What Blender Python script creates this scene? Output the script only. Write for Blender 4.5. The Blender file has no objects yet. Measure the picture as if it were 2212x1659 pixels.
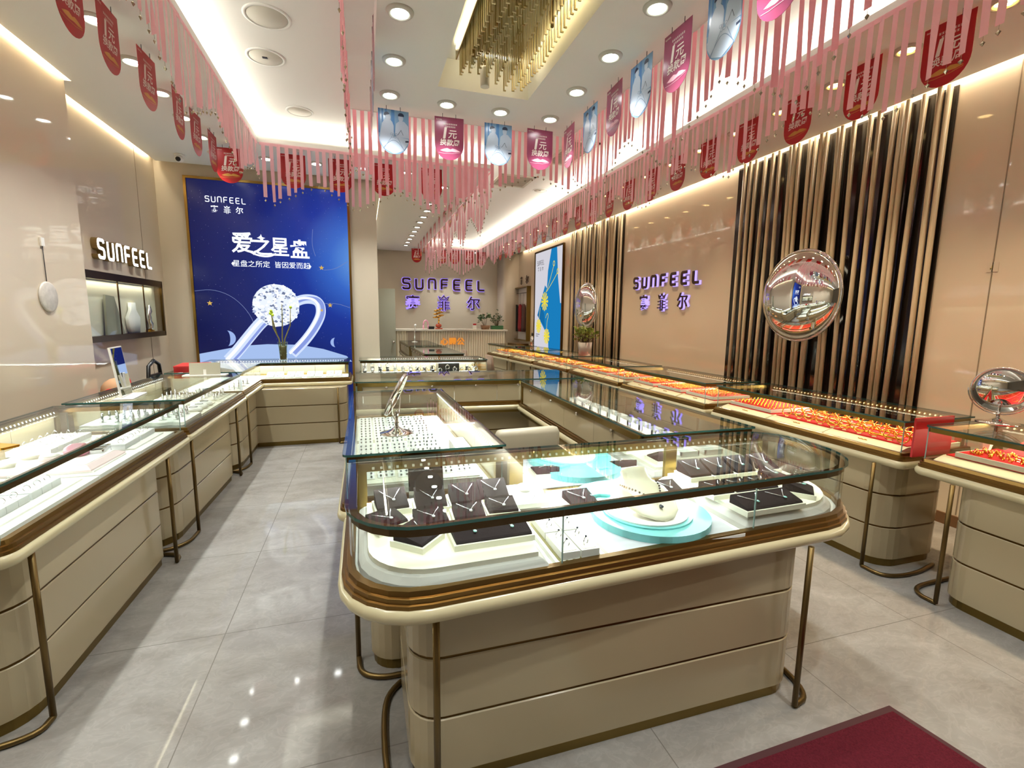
import bpy, bmesh, math, random
from mathutils import Vector, Matrix
random.seed(7)
SC = bpy.context.scene
C = SC.collection.objects
PI = math.pi

# ---------------------------------------------------------------- camera, world, exposure
def setup_camera():
    yaw, pit, rol, f, h = math.radians(17.26), math.radians(8.06), math.radians(.72), 1031., 1.6
    fw = Vector((math.sin(yaw)*math.cos(pit), math.cos(yaw)*math.cos(pit), -math.sin(pit)))
    r = Vector((math.cos(yaw), -math.sin(yaw), 0)); u = r.cross(fw)
    r2 = math.cos(rol)*r + math.sin(rol)*u; u2 = -math.sin(rol)*r + math.cos(rol)*u
    cd = bpy.data.cameras.new('camera'); co = bpy.data.objects.new('camera', cd); C.link(co)
    m = Matrix((r2, u2, -fw)).transposed().to_4x4(); m.translation = (0, 0, h)
    co.matrix_world = m
    cd.sensor_fit = 'HORIZONTAL'; cd.sensor_width = 36; cd.lens = f/2212*36; cd.clip_start = .02
    SC.camera = co
setup_camera()
SC.view_settings.view_transform = 'Standard'; SC.view_settings.look = 'None'
SC.view_settings.gamma = 1; SC.view_settings.use_curve_mapping = False
SC.view_settings.exposure = 0.32
SC.cycles.use_denoising = True
SC.cycles.max_bounces = 10; SC.cycles.diffuse_bounces = 4; SC.cycles.glossy_bounces = 5
SC.cycles.transparent_max_bounces = 24; SC.cycles.transmission_bounces = 6
SC.cycles.sample_clamp_indirect = 6
SC.cycles.caustics_reflective = False; SC.cycles.caustics_refractive = False
W = bpy.data.worlds.new('world'); SC.world = W; W.use_nodes = True
W.node_tree.nodes['Background'].inputs[0].default_value = (.9, .92, 1, 1)
W.node_tree.nodes['Background'].inputs[1].default_value = .12

SPOT_W, WARM_W = 66, 60
COOL = (.97, 1, .97); WARM = (1, .77, .5)
def lamp(kind, loc, power, col, rot=(0, 0, 0), **kw):
    d = bpy.data.lights.new(kind.lower()+'_lamp', kind); d.energy = power; d.color = col
    for k, v in kw.items(): setattr(d, k, v)
    o = bpy.data.objects.new(kind.lower()+'_lamp', d); o.location = loc; o.rotation_euler = rot; C.link(o)
    return o

# ---------------------------------------------------------------- materials
def lin(h):
    h = h.lstrip('#'); c = [int(h[i:i+2], 16)/255 for i in (0, 2, 4)]
    return tuple((x/12.92 if x <= .04045 else ((x+.055)/1.055)**2.4) for x in c) + (1,)
MATS = {}
def mat(name, hx, rough=.5, metal=0., spec=.5, coat=0., emit=0., ehex=None, trans=0., noise=0., nscale=8., bump=0.):
    if name in MATS: return MATS[name]
    m = bpy.data.materials.new(name); m.use_nodes = True; nt = m.node_tree; b = nt.nodes['Principled BSDF']
    b.inputs['Base Color'].default_value = lin(hx); b.inputs['Roughness'].default_value = rough
    b.inputs['Metallic'].default_value = metal; b.inputs['Specular IOR Level'].default_value = spec
    b.inputs['Coat Weight'].default_value = coat; b.inputs['Coat Roughness'].default_value = .03
    if emit:
        b.inputs['Emission Color'].default_value = lin(ehex or hx); b.inputs['Emission Strength'].default_value = emit
    if noise or bump:
        tc = nt.nodes.new('ShaderNodeTexCoord'); n = nt.nodes.new('ShaderNodeTexNoise')
        n.inputs['Scale'].default_value = nscale; n.inputs['Detail'].default_value = 6
        nt.links.new(tc.outputs['Object'], n.inputs['Vector'])
        if noise:
            mx = nt.nodes.new('ShaderNodeMix'); mx.data_type = 'RGBA'; mx.blend_type = 'MULTIPLY'
            mx.inputs[0].default_value = noise; mx.inputs[6].default_value = lin(hx)
            nt.links.new(n.outputs['Color'], mx.inputs[7])
            rp = nt.nodes.new('ShaderNodeValToRGB'); nt.links.new(n.outputs['Fac'], rp.inputs[0])
            rp.color_ramp.elements[0].position = .3; rp.color_ramp.elements[0].color = (.35, .35, .35, 1)
            rp.color_ramp.elements[1].position = .7
            nt.links.new(rp.outputs[0], mx.inputs[7]); nt.links.new(mx.outputs[2], b.inputs['Base Color'])
        if bump:
            bp = nt.nodes.new('ShaderNodeBump'); bp.inputs['Strength'].default_value = bump
            bp.inputs['Distance'].default_value = .01
            nt.links.new(n.outputs['Fac'], bp.inputs['Height']); nt.links.new(bp.outputs[0], b.inputs['Normal'])
    MATS[name] = m
    return m
def glass(name, tint, ior=1.5, rough=0.0):
    if name in MATS: return MATS[name]
    m = bpy.data.materials.new(name); m.use_nodes = True; nt = m.node_tree
    for n in list(nt.nodes): nt.nodes.remove(n)
    o = nt.nodes.new('ShaderNodeOutputMaterial'); mx = nt.nodes.new('ShaderNodeMixShader')
    t = nt.nodes.new('ShaderNodeBsdfTransparent'); g = nt.nodes.new('ShaderNodeBsdfGlossy'); lw = nt.nodes.new('ShaderNodeLayerWeight')
    t.inputs[0].default_value = tint; g.inputs['Roughness'].default_value = rough; lw.inputs[0].default_value = .5
    f0 = ((ior-1)/(ior+1))**2
    pw = nt.nodes.new('ShaderNodeMath'); pw.operation = 'POWER'; pw.inputs[1].default_value = 5; nt.links.new(lw.outputs['Facing'], pw.inputs[0])
    f = nt.nodes.new('ShaderNodeMath'); f.operation = 'MULTIPLY_ADD'; f.inputs[1].default_value = 1-f0; f.inputs[2].default_value = f0
    nt.links.new(pw.outputs[0], f.inputs[0]); nt.links.new(f.outputs[0], mx.inputs[0]); nt.links.new(t.outputs[0], mx.inputs[1]); nt.links.new(g.outputs[0], mx.inputs[2])
    nt.links.new(mx.outputs[0], o.inputs[0]); MATS[name] = m
    return m
def translucent(name, hx, tr=.5, rough=.5, hole=0.0):
    if name in MATS: return MATS[name]
    m = bpy.data.materials.new(name); m.use_nodes = True; nt = m.node_tree
    b = nt.nodes['Principled BSDF']; o = nt.nodes['Material Output']
    b.inputs['Base Color'].default_value = lin(hx); b.inputs['Roughness'].default_value = rough
    t = nt.nodes.new('ShaderNodeBsdfTranslucent'); t.inputs[0].default_value = lin(hx)
    mx = nt.nodes.new('ShaderNodeMixShader'); mx.inputs[0].default_value = tr
    nt.links.new(b.outputs[0], mx.inputs[1]); nt.links.new(t.outputs[0], mx.inputs[2])
    last = mx
    if hole:
        h = nt.nodes.new('ShaderNodeBsdfTransparent'); m2 = nt.nodes.new('ShaderNodeMixShader'); m2.inputs[0].default_value = hole
        nt.links.new(mx.outputs[0], m2.inputs[1]); nt.links.new(h.outputs[0], m2.inputs[2]); last = m2
    nt.links.new(last.outputs[0], o.inputs[0]); MATS[name] = m
    return m
def emis(name, hx, s):
    if name in MATS: return MATS[name]
    m = bpy.data.materials.new(name); m.use_nodes = True; nt = m.node_tree
    for n in list(nt.nodes): nt.nodes.remove(n)
    o = nt.nodes.new('ShaderNodeOutputMaterial'); e = nt.nodes.new('ShaderNodeEmission')
    e.inputs[0].default_value = lin(hx); e.inputs[1].default_value = s
    nt.links.new(e.outputs[0], o.inputs[0]); MATS[name] = m
    return m

CREAM = mat('cream_lacquer', 'ab9d7f', .16, spec=.5)
CREAMV = mat('cream_nosing', 'c0b592', .2)
BRASS = mat('aged_brass', '8a7440', .32, metal=1.)
LEGB = mat('leg_brass', '6e5a36', .38, metal=.9)
RAIL = mat('rail_brass', '86683a', .3, metal=1.)
DBRASS = mat('dark_bronze', '5a4322', .35, metal=1.)
DARKB = mat('bronze_band', '4a3a24', .4, metal=.6)
GOLD = mat('yellow_gold', 'f0b440', .22, metal=1.)
SILVER = mat('silver_metal', 'e4e4e8', .15, metal=1.)
CHROME = mat('chrome', 'dcdcdc', .06, metal=1.)
MIRROR = mat('mirror_silver', 'f0f2f2', .01, metal=1.)
WHITE = mat('white_laminate', 'f2f0ea', .4)
IVORY = mat('ivory_leather', 'eeead8', .45)
GREYB = mat('grey_felt', 'bdbab4', .6)
DBROWN = mat('dark_brown_velvet', '22171a', .85, spec=.2, bump=.2, nscale=200)
RED = mat('red_felt', 'c8141c', .8, spec=.2)
REDBOX = mat('red_card', 'b3161c', .45)
TEAL = mat('teal_lacquer', '7fcfd0', .35)
PINKM = mat('pale_pink', 'f0d8da', .4)
ROSE = mat('rose_pink', 'e79bb4', .35)
BLACK = mat('black_plastic', '111113', .35)
GRID = mat('dark_slot', '2a2622', .6)
CEIL = mat('white_ceiling_paint', 'ebe9e4', .7, spec=.2)
GLASS = glass('clear_glass', (.97, .99, .98, 1), 1.45)
GTOP = glass('case_top_glass', (.93, .97, .95, 1), 1.5)
GEDGE = mat('green_glass_edge', '2f5a55', .12, spec=.6)
GSEAM = mat('pale_glass_edge', '86a09a', .12, spec=.6)
LED = emis('led_white', 'f4fbff', 9)
LEDW = emis('led_warm', 'ffd9a0', 5)

# ---------------------------------------------------------------- mesh builder
class MB:
    def __init__(s): s.v = []; s.f = []; s.m = []; s.sm = []; s.mi = 0
    def add(s, vs, fs, smooth=False):
        b = len(s.v); s.v += [tuple(v) for v in vs]
        for f in fs: s.f.append(tuple(b+i for i in f)); s.m.append(s.mi); s.sm.append(smooth)
        return s
    def box(s, x0, x1, y0, y1, z0, z1):
        return s.prism([(x0, y0), (x1, y0), (x1, y1), (x0, y1)], z0, z1)
    def prism(s, poly, z0, z1, sm=False):
        n = len(poly)
        vs = [(x, y, z0) for x, y in poly] + [(x, y, z1) for x, y in poly]
        fs = [tuple(range(n))[::-1], tuple(range(n, 2*n))]
        s.add(vs, fs)
        b = len(s.v)-2*n
        for i in range(n):
            j = (i+1) % n
            s.f.append((b+i, b+j, b+n+j, b+n+i)); s.m.append(s.mi); s.sm.append(sm)
        return s
    def loft(s, rings, closed=True, caps=True, smooth=False, loop=False):
        n = len(rings[0]); vs = [p for r in rings for p in r]; fs = []
        k = len(rings)
        for a in range(k if loop else k-1):
            c = (a+1) % k
            for i in range(n if closed else n-1):
                j = (i+1) % n
                fs.append((a*n+i, a*n+j, c*n+j, c*n+i))
        s.add(vs, fs, smooth)
        if caps and not loop:
            s.add(rings[0], [tuple(range(n))[::-1]]); s.add(rings[-1], [tuple(range(n))])
        return s
    def tube(s, pts, r, n=8, closed=False, caps=True):
        pts = [Vector(p) for p in pts]; k = len(pts); rings = []
        up = Vector((0, 0, 1)); prev = None
        for i, p in enumerate(pts):
            if closed: t = pts[(i+1) % k]-pts[i-1]
            else: t = pts[min(i+1, k-1)]-pts[max(i-1, 0)]
            t.normalize()
            if prev is None: a = t.orthogonal().normalized() if abs(t.z) > .9 else t.cross(up).normalized()
            else:
                a = prev - t*prev.dot(t); a = a.normalized() if a.length > 1e-6 else t.orthogonal().normalized()
            prev = a; b = t.cross(a); rr = r[i] if isinstance(r, (list, tuple)) else r
            rings.append([p + (a*math.cos(2*PI*q/n)+b*math.sin(2*PI*q/n))*rr for q in range(n)])
        return s.loft(rings, True, caps and not closed, True, loop=closed)
    def lathe(s, prof, n=24, c=(0, 0, 0), sm=True):
        rings = [[(c[0]+r*math.cos(2*PI*i/n), c[1]+r*math.sin(2*PI*i/n), c[2]+z) for i in range(n)] for r, z in prof]
        return s.loft(rings, True, True, sm)
    def ball(s, c, r, n=12, m=8):
        if not isinstance(r, (tuple, list)): r = (r, r, r)
        rings = []
        for a in range(m+1):
            t = PI*(a/m)-PI/2; q = max(math.cos(t), .02)
            rings.append([(c[0]+r[0]*q*math.cos(2*PI*i/n), c[1]+r[1]*q*math.sin(2*PI*i/n), c[2]+r[2]*math.sin(t)) for i in range(n)])
        return s.loft(rings, True, True, True)
    def torus(s, c, R, r, n=20, m=8, ax='z', flat=1.):
        rings = []
        for i in range(n):
            a = 2*PI*i/n; ring = []
            for j in range(m):
                b = 2*PI*j/m; q = R+r*math.cos(b); h = r*flat*math.sin(b)
                p = (q*math.cos(a), q*math.sin(a), h)
                if ax == 'x': p = (p[2], p[0], p[1])
                elif ax == 'y': p = (p[0], p[2], p[1])
                ring.append((c[0]+p[0], c[1]+p[1], c[2]+p[2]))
            rings.append(ring)
        return s.loft(rings, True, False, True, loop=True)
    def xf(s, M, start=0):
        s.v[start:] = [tuple(M @ Vector(v)) for v in s.v[start:]]; return s
    def build(s, name, mats, parent=None, loc=None, recalc=True):
        me = bpy.data.meshes.new(name); me.from_pydata(s.v, [], s.f)
        for m in (mats if isinstance(mats, (list, tuple)) else [mats]): me.materials.append(m)
        me.polygons.foreach_set('material_index', s.m); me.polygons.foreach_set('use_smooth', s.sm)
        if recalc:
            bm = bmesh.new(); bm.from_mesh(me); bmesh.ops.remove_doubles(bm, verts=bm.verts, dist=1e-5)
            bmesh.ops.recalc_face_normals(bm, faces=bm.faces); bm.to_mesh(me); bm.free()
        me.update()
        return link(name, me, parent, loc)
def link(name, me, parent=None, loc=None):
    o = bpy.data.objects.new(name, me); C.link(o)
    if parent is not None: o.parent = parent
    if loc is not None: o.location = loc
    return o
def tag(o, label, cat, group=None, kind=None):
    o['label'] = label; o['category'] = cat
    if group: o['group'] = group
    if kind: o['kind'] = kind
    return o
def thing(name, label, cat, loc=(0, 0, 0), rz=0, group=None):
    o = bpy.data.objects.new(name, None); C.link(o); o.location = loc; o.rotation_euler = (0, 0, rz)
    o.empty_display_size = .05
    return tag(o, label, cat, group)
def struct(name, mb, m, label=None):
    o = mb.build(name, m); o['kind'] = 'structure'
    if label: o['label'] = label
    return o
def dup(root, loc, rz=None, label=None, group=None, rot=None):
    r = root.copy(); C.link(r); r.location = loc
    if rz is not None: r.rotation_euler = (0, 0, rz)
    if rot is not None: r.rotation_euler = rot
    if label: r['label'] = label
    if group: r['group'] = group
    for ch in root.children:
        c = ch.copy(); C.link(c); c.parent = r
        for g in ch.children:
            d = g.copy(); C.link(d); d.parent = c
    return r
ORD = ('first second third fourth fifth sixth seventh eighth ninth tenth eleventh twelfth thirteenth fourteenth fifteenth '
       'sixteenth seventeenth eighteenth nineteenth twentieth twenty-first twenty-second twenty-third twenty-fourth twenty-fifth '
       'twenty-sixth twenty-seventh twenty-eighth twenty-ninth thirtieth').split()

def offs(pts, d):
    n = len(pts); out = []
    for i in range(n):
        p0, p1, p2 = Vector(pts[i-1]), Vector(pts[i]), Vector(pts[(i+1) % n])
        e1 = (p1-p0).normalized(); e2 = (p2-p1).normalized()
        n1 = Vector((-e1.y, e1.x)); n2 = Vector((-e2.y, e2.x))
        k = 1+n1.dot(n2)
        q = p1+(n1+n2)*(d/max(k, .2)); out.append((q.x, q.y))
    return out
def rpoly(pts, rad, seg=6):
    n = len(pts); out = []
    if not isinstance(rad, (list, tuple)): rad = [rad]*n
    for i in range(n):
        p0, p1, p2 = Vector(pts[i-1]), Vector(pts[i]), Vector(pts[(i+1) % n])
        a = (p0-p1).normalized(); b = (p2-p1).normalized()
        ang = a.angle(b); r = max(rad[i], .002); t = r/math.tan(ang/2)
        s0 = p1+a*t; s1 = p1+b*t; bis = (a+b).normalized(); c = p1+bis*(r/math.sin(ang/2))
        v0 = s0-c; v1 = s1-c; th = math.atan2(v0.x*v1.y-v0.y*v1.x, v0.dot(v1))
        for q in range(seg+1):
            w = th*q/seg; cs, sn = math.cos(w), math.sin(w)
            out.append((c.x+v0.x*cs-v0.y*sn, c.y+v0.x*sn+v0.y*cs))
    return out
def z3(poly, z): return [(x, y, z) for x, y in poly]
def rshift(rad, d): return [max(r-d, .002) for r in rad]

def stroke(mb, pts, w, d, y0=0., closed=False):
    """flat stroke in the XZ plane, extruded along -y from y0 to y0-d"""
    P = [Vector(p) for p in pts]; n = len(P); L = []; R = []
    for i in range(n):
        a = P[i]-P[i-1] if (i or closed) else None
        b = P[(i+1) % n]-P[i] if (i < n-1 or closed) else None
        a = a.normalized() if a else b.normalized(); b = b.normalized() if b else a
        na = Vector((-a.y, a.x)); nb = Vector((-b.y, b.x)); k = max(1+na.dot(nb), .35)
        o = (na+nb)*(w/2/k); L.append(P[i]+o); R.append(P[i]-o)
    rings = [[(l.x, y0, l.y), (r.x, y0, r.y), (r.x, y0-d, r.y), (l.x, y0-d, l.y)] for l, r in zip(L, R)]
    mb.loft(rings, True, not closed, False, loop=closed)
def chaikin(p, k=2):
    for _ in range(k):
        q = [p[0]]
        for a, b in zip(p, p[1:]):
            q += [(a[0]*.75+b[0]*.25, a[1]*.75+b[1]*.25), (a[0]*.25+b[0]*.75, a[1]*.25+b[1]*.75)]
        p = q+[p[-1]]
    return p
LET = {
 'S': [[(1, .84), (.95, 1), (.5, 1), (0, 1), (0, .55), (.5, .53), (1, .5), (1, 0), (.5, 0), (.05, 0), (0, .16)]],
 'U': [[(0, 1), (0, .6), (0, 0), (.5, 0), (1, 0), (1, .6), (1, 1)]],
 'N': [[(0, 0), (0, .4), (0, 1), (.5, 1), (1, 1), (1, .4), (1, 0)]],
 'F': [[(1, 1), (.5, 1), (0, 1), (0, .6), (0, 0)], [(0, .5), (.9, .5)]],
 'E': [[(1, 1), (.5, 1), (0, 1), (0, .5), (0, 0), (.5, 0), (1, 0)], [(0, .5), (.9, .5)]],
 'L': [[(0, 1), (0, .5), (0, 0), (.5, 0), (1, 0)]]}
def logo_letters(mb, width, h, lw, sw, d, y0=0., grow=0.):
    """the seven shop letters, baseline z=0, from x=0"""
    pitch = (width-lw)/6
    for i, ch in enumerate('SUNFEEL'):
        for st in LET[ch]:
            p = chaikin(st) if len(st) > 2 else st
            p = [(i*pitch+sw/2+x*(lw-sw), sw/2+z*(h-sw)) for x, z in p]
            if grow:
                for e in (0, -1):
                    q = Vector(p[e])-Vector(p[1 if e == 0 else -2]); q = q.normalized()*grow; p[e] = (p[e][0]+q.x, p[e][1]+q.y)
            stroke(mb, p, sw+2*grow, d, y0)
_tc = {}
def text_geo(s, size=1., bold=0.):
    k = (s, bold)
    if k not in _tc:
        cu = bpy.data.curves.new('tmp', 'FONT'); cu.body = s; cu.size = 1; cu.offset = bold; cu.resolution_u = 2
        cu.align_x = 'CENTER'; cu.align_y = 'CENTER'
        o = bpy.data.objects.new('tmp', cu); C.link(o)
        dg = bpy.context.evaluated_depsgraph_get(); me = o.evaluated_get(dg).to_mesh()
        vs = [tuple(v.co) for v in me.vertices]; fs = [tuple(p.vertices) for p in me.polygons]
        o.evaluated_get(dg).to_mesh_clear(); bpy.data.objects.remove(o); bpy.data.curves.remove(cu)
        _tc[k] = (vs, fs)
    vs, fs = _tc[k]
    return [(x*size, y*size) for x, y, z in vs], fs
def text(mb, s, size, cx, cz, y=0., d=0., bold=0., sx=1., shear=0.):
    """text in the XZ plane facing -y at depth y; extruded to y-d"""
    vs, fs = text_geo(s, size, bold)
    if not vs: return
    f = [(cx+x*sx+z*shear, y-d, cz+z) for x, z in vs]
    mb.add(f, fs)
    if d:
        from collections import Counter
        ec = Counter(); od = {}
        for fa in fs:
            for a, b in zip(fa, fa[1:]+fa[:1]):
                ec[frozenset((a, b))] += 1; od[frozenset((a, b))] = (a, b)
        n = len(vs); bk = [(cx+x*sx+z*shear, y, cz+z) for x, z in vs]
        mb.add(f+bk, [(a, b, n+b, n+a) for e, (a, b) in od.items() if ec[e] == 1])
def crown_fei(mb, s, cx, cz, y, d, grow=0.):
    """the middle character of the shop name, its top drawn as a crown"""
    w = s*.085+2*grow; g = grow
    for sx in (-1, 1):
        stroke(mb, [(cx+sx*s*.1, cz+s*.2+g), (cx+sx*s*.1, cz-s*.5-g)], w, d, y)
        for zz, l in ((.1, .42), (-.1, .4), (-.3, .46)):
            stroke(mb, [(cx+sx*s*.1, cz+s*zz), (cx+sx*(s*l+g), cz+s*zz)], w*.85, d, y)
    stroke(mb, [(cx-s*.36-g, cz+s*.5+g), (cx-s*.26, cz+s*.3), (cx+s*.26, cz+s*.3), (cx+s*.36+g, cz+s*.5+g), (cx+s*.15, cz+s*.4), (cx, cz+s*.58+g), (cx-s*.15, cz+s*.4)], s*.07+g, d, y, closed=True)
def shop_chars(mb, s, cx, cz, gap, y, d, grow=0.):
    text(mb, '赛', s*1.05, cx-gap, cz, y, d, .012+grow/s); crown_fei(mb, s*1.0, cx, cz, y, d, grow); text(mb, '尔', s*1.05, cx+gap, cz, y, d, .012+grow/s)

# ---------------------------------------------------------------- structure
ZS, ZU, XL, XR, YB = 3.4, 3.62, -2.38, 4.4, 14.3
Y0 = -2.6
def floor_mat():
    m = bpy.data.materials.new('marble_tile'); m.use_nodes = True; nt = m.node_tree; b = nt.nodes['Principled BSDF']; N = nt.nodes.new; K = nt.links.new
    tc = N('ShaderNodeTexCoord'); mp = N('ShaderNodeMapping'); mp.inputs['Scale'].default_value = (1, 1.6, 1)
    K(tc.outputs['Object'], mp.inputs[0])
    n1 = N('ShaderNodeTexNoise'); n1.inputs['Scale'].default_value = 2.2; n1.inputs['Detail'].default_value = 9; n1.inputs['Roughness'].default_value = .62; n1.inputs['Distortion'].default_value = .9
    n2 = N('ShaderNodeTexNoise'); n2.inputs['Scale'].default_value = 9; n2.inputs['Detail'].default_value = 7; n2.inputs['Distortion'].default_value = 2.2
    K(mp.outputs[0], n1.inputs['Vector']); K(mp.outputs[0], n2.inputs['Vector'])
    r1 = N('ShaderNodeValToRGB'); K(n1.outputs['Fac'], r1.inputs[0])
    e = r1.color_ramp.elements; e[0].position = .3; e[0].color = lin('7c7771'); e[1].position = .72; e[1].color = lin('95928d')
    r2 = N('ShaderNodeValToRGB'); K(n2.outputs['Fac'], r2.inputs[0])
    e = r2.color_ramp.elements; e[0].position = .44; e[0].color = (.9, .9, .9, 1); e[1].position = .5; e[1].color = (1, 1, 1, 1); e.new(.56).color = (.93, .93, .93, 1)
    mx = N('ShaderNodeMix'); mx.data_type = 'RGBA'; mx.blend_type = 'MULTIPLY'; mx.inputs[0].default_value = 1
    K(r1.outputs[0], mx.inputs[6]); K(r2.outputs[0], mx.inputs[7])
    # tile joints
    sp = N('ShaderNodeSeparateXYZ'); K(tc.outputs['Object'], sp.inputs[0])
    def joint(out, off, pitch):
        a = N('ShaderNodeMath'); a.operation = 'ADD'; a.inputs[1].default_value = -off+50*pitch; K(out, a.inputs[0])
        q = N('ShaderNodeMath'); q.operation = 'MODULO'; q.inputs[1].default_value = pitch; K(a.outputs[0], q.inputs[0])
        l = N('ShaderNodeMath'); l.operation = 'LESS_THAN'; l.inputs[1].default_value = .0045; K(q.outputs[0], l.inputs[0])
        return l
    jx = joint(sp.outputs[0], -.712, .8725); jy = joint(sp.outputs[1], 2.523, .886)
    mm = N('ShaderNodeMath'); mm.operation = 'MAXIMUM'; K(jx.outputs[0], mm.inputs[0]); K(jy.outputs[0], mm.inputs[1])
    m2 = N('ShaderNodeMix'); m2.data_type = 'RGBA'; K(mm.outputs[0], m2.inputs[0]); K(mx.outputs[2], m2.inputs[6]); m2.inputs[7].default_value = lin('6a6660')
    K(m2.outputs[2], b.inputs['Base Color']); b.inputs['Roughness'].default_value = .05; b.inputs['Specular IOR Level'].default_value = .4
    return m
FLOOR = floor_mat()
WALLP = mat('beige_glossy_panel', 'd6c7b0', .045, spec=.5)
WALLG = mat('greige_wall', 'd2c6b2', .3, spec=.35)
PLAIN = mat('entrance_wall', '6f675c', .5)

def walls():
    struct('floor', MB().box(XL-1, XR+.4, Y0-.1, YB+.4, -.1, 0), FLOOR)
    struct('wall_right', MB().box(XR, XR+.2, Y0, YB+.2, 0, 3.9), WALLP)
    struct('wall_left', MB().box(XL-.2, XL, Y0, 7.13, 0, 3.9), WALLP)
    struct('wall_poster', MB().box(XL-.2, .215, 7.13, 7.4, 0, 3.9), WALLG)
    struct('wall_storeroom', MB().box(-.1, .215, 7.4, YB, 0, 3.9), WALLG)
    struct('wall_back', MB().box(.2, XR, YB, YB+.2, 0, 3.9), WALLG)
    struct('wall_front', MB().box(XL-.2, XR+.2, Y0-.2, Y0, 0, 3.9), PLAIN)
    m = MB().box(XL, -2.2, Y0, 4.93, 0, ZU)
    struct('wall_left_panel', m, WALLP, 'glossy beige panelled pier behind the nearest left counter')
    # column light cove and right end pillar
    struct('column_right', MB().prism(rpoly([(3.93, 13.6), (4.4, 13.6), (4.4, 14.3), (3.93, 14.3)], [.1, .01, .01, .01], 4), 0, 3.4, True), WALLG)
    struct('trim_1', MB().box(XR-.004, XR, 2.372, 2.378, .1, 3.4), mat('seam', '8a7a66', .5))
    struct('trim_2', MB().box(XL, XL+.003, 6.6, 6.606, .1, 3.4), MATS['seam'])
    struct('baseboard_right', MB().box(XR-.014, XR, Y0, 2.7, 0, .09).box(XR-.014, XR, 5.02, 7.6, 0, .09).box(XR-.014, XR, 9.92, 13.5, 0, .09), mat('brown_skirting', '6a4a2c', .4))
    # ceiling: soffit ring with L-shaped opening, lip, upper ceiling, dropped island
    op = [(-1.02, Y0+.4), (3.0, Y0+.4), (3.06, 13.2), (1.62, 13.2), (1.57, 6.02), (-1.02, 5.94)]
    def soffit_piece(mb, poly): mb.prism(poly, ZS, ZS+.05)
    mb = MB()
    soffit_piece(mb, [(-2.15, Y0), (-1.02, Y0), (-1.02, 5.94), (-2.33, 5.94), (-2.33, 4.93), (-2.15, 4.93)])
    soffit_piece(mb, [(-2.33, 5.94), (-1.02, 5.94), (1.57, 6.02), (1.58, 7.05), (-2.33, 7.05)])
    soffit_piece(mb, [(.3, 7.05), (1.58, 7.05), (1.62, 13.2), (.3, 13.2)])
    soffit_piece(mb, [(.3, 13.2), (1.62, 13.2), (3.06, 13.2), (4.32, 13.2), (4.32, 14.22), (.3, 14.22)])
    soffit_piece(mb, [(3.0, Y0), (4.32, Y0), (4.32, 13.2), (3.06, 13.2)])
    soffit_piece(mb, [(-1.02, Y0), (3.0, Y0), (3.0, Y0+.4), (-1.02, Y0+.4)])
    struct('ceiling_soffit', mb, CEIL)
    # trough walls standing back from the lip
    mb = MB(); n = len(op); o2 = offs(op, -.17)
    for i in range(n):
        a, b, c, d = o2[i], o2[(i+1) % n], offs(op, -.2)[(i+1) % n], offs(op, -.2)[i]
        mb.prism([a, b, c, d], ZS+.05, ZU)
    struct('ceiling_trough', mb, CEIL)
    struct('ceiling', MB().box(XL-.1, XR+.1, Y0-.1, YB+.1, ZU, ZU+.1), CEIL)
    # dropped island with a chandelier tray
    tx0, tx1, ty0, ty1 = .62, 1.375, 1.0, 4.08
    mb = MB()
    for q in ((.13, tx0, -1.2, 4.56), (tx1, 1.88, -1.2, 4.56), (tx0, tx1, -1.2, ty0), (tx0, tx1, ty1, 4.56)):
        mb.box(q[0], q[1], q[2], q[3], ZS, ZU)
    struct('ceiling_island', mb, CEIL)
    for x, y, rz, L in ((1.3, 2.5, PI/2, 2.7), (.70, 2.5, -PI/2, 2.7), (1.0, 3.86, PI, .5)):
        o = lamp('AREA', (x, y, ZU-.035), 1.7*L, (1, .93, .74), shape='RECTANGLE', size=L, size_y=.03)
        o.rotation_euler = (math.radians(80), 0, rz)
    # cove light strips lying in the troughs
    for i in range(n):
        a, b = Vector(op[i]), Vector(op[(i+1) % n]); e = b-a; L = e.length
        if i == 0: continue
        nn = Vector((e.y, -e.x)).normalized()   # outwards
        p = (a+b)/2+nn*.1
        ang = math.atan2(e.y, e.x)
        d = lamp('AREA', (p.x, p.y, ZS+.075), COVE_W*L, COVE_C, (0, 0, 0), shape='RECTANGLE', size=L-.1, size_y=.04)
        up = Matrix.Rotation(ang, 4, 'Z') @ Matrix.Rotation(PI-.5, 4, 'X')
        # face up and towards the opening
        zdir = Vector((-nn.x*.55, -nn.y*.55, 1)).normalized(); xd = Vector((e.x, e.y, 0)).normalized()
        lz = -zdir; ly = lz.cross(xd).normalized()
        d.matrix_world = Matrix.Translation((p.x, p.y, ZS+.075)) @ Matrix((xd, ly, lz)).transposed().to_4x4()
    # wall-washer slots along the two long walls
    for x, ya, yb, s in ((4.36, Y0+.3, 13.2, WARM_SLOT), (-2.355, 4.97, 7.0, (1, .86, .6)), (-2.175, Y0+.3, 4.9, (1, .86, .6))):
        lamp('AREA', (x, (ya+yb)/2, ZS+.07), SLOT_W*(yb-ya), s, (0, 0, 0), shape='RECTANGLE', size=.03, size_y=yb-ya)
    lamp('AREA', (.26, 10.3, ZS+.06), 14, (1, .9, .7), shape='RECTANGLE', size=.03, size_y=6)
COVE_W, COVE_C, SLOT_W, WARM_SLOT = 2.9, (1, .96, .84), 3.0, (1, .84, .62)
walls()

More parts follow.
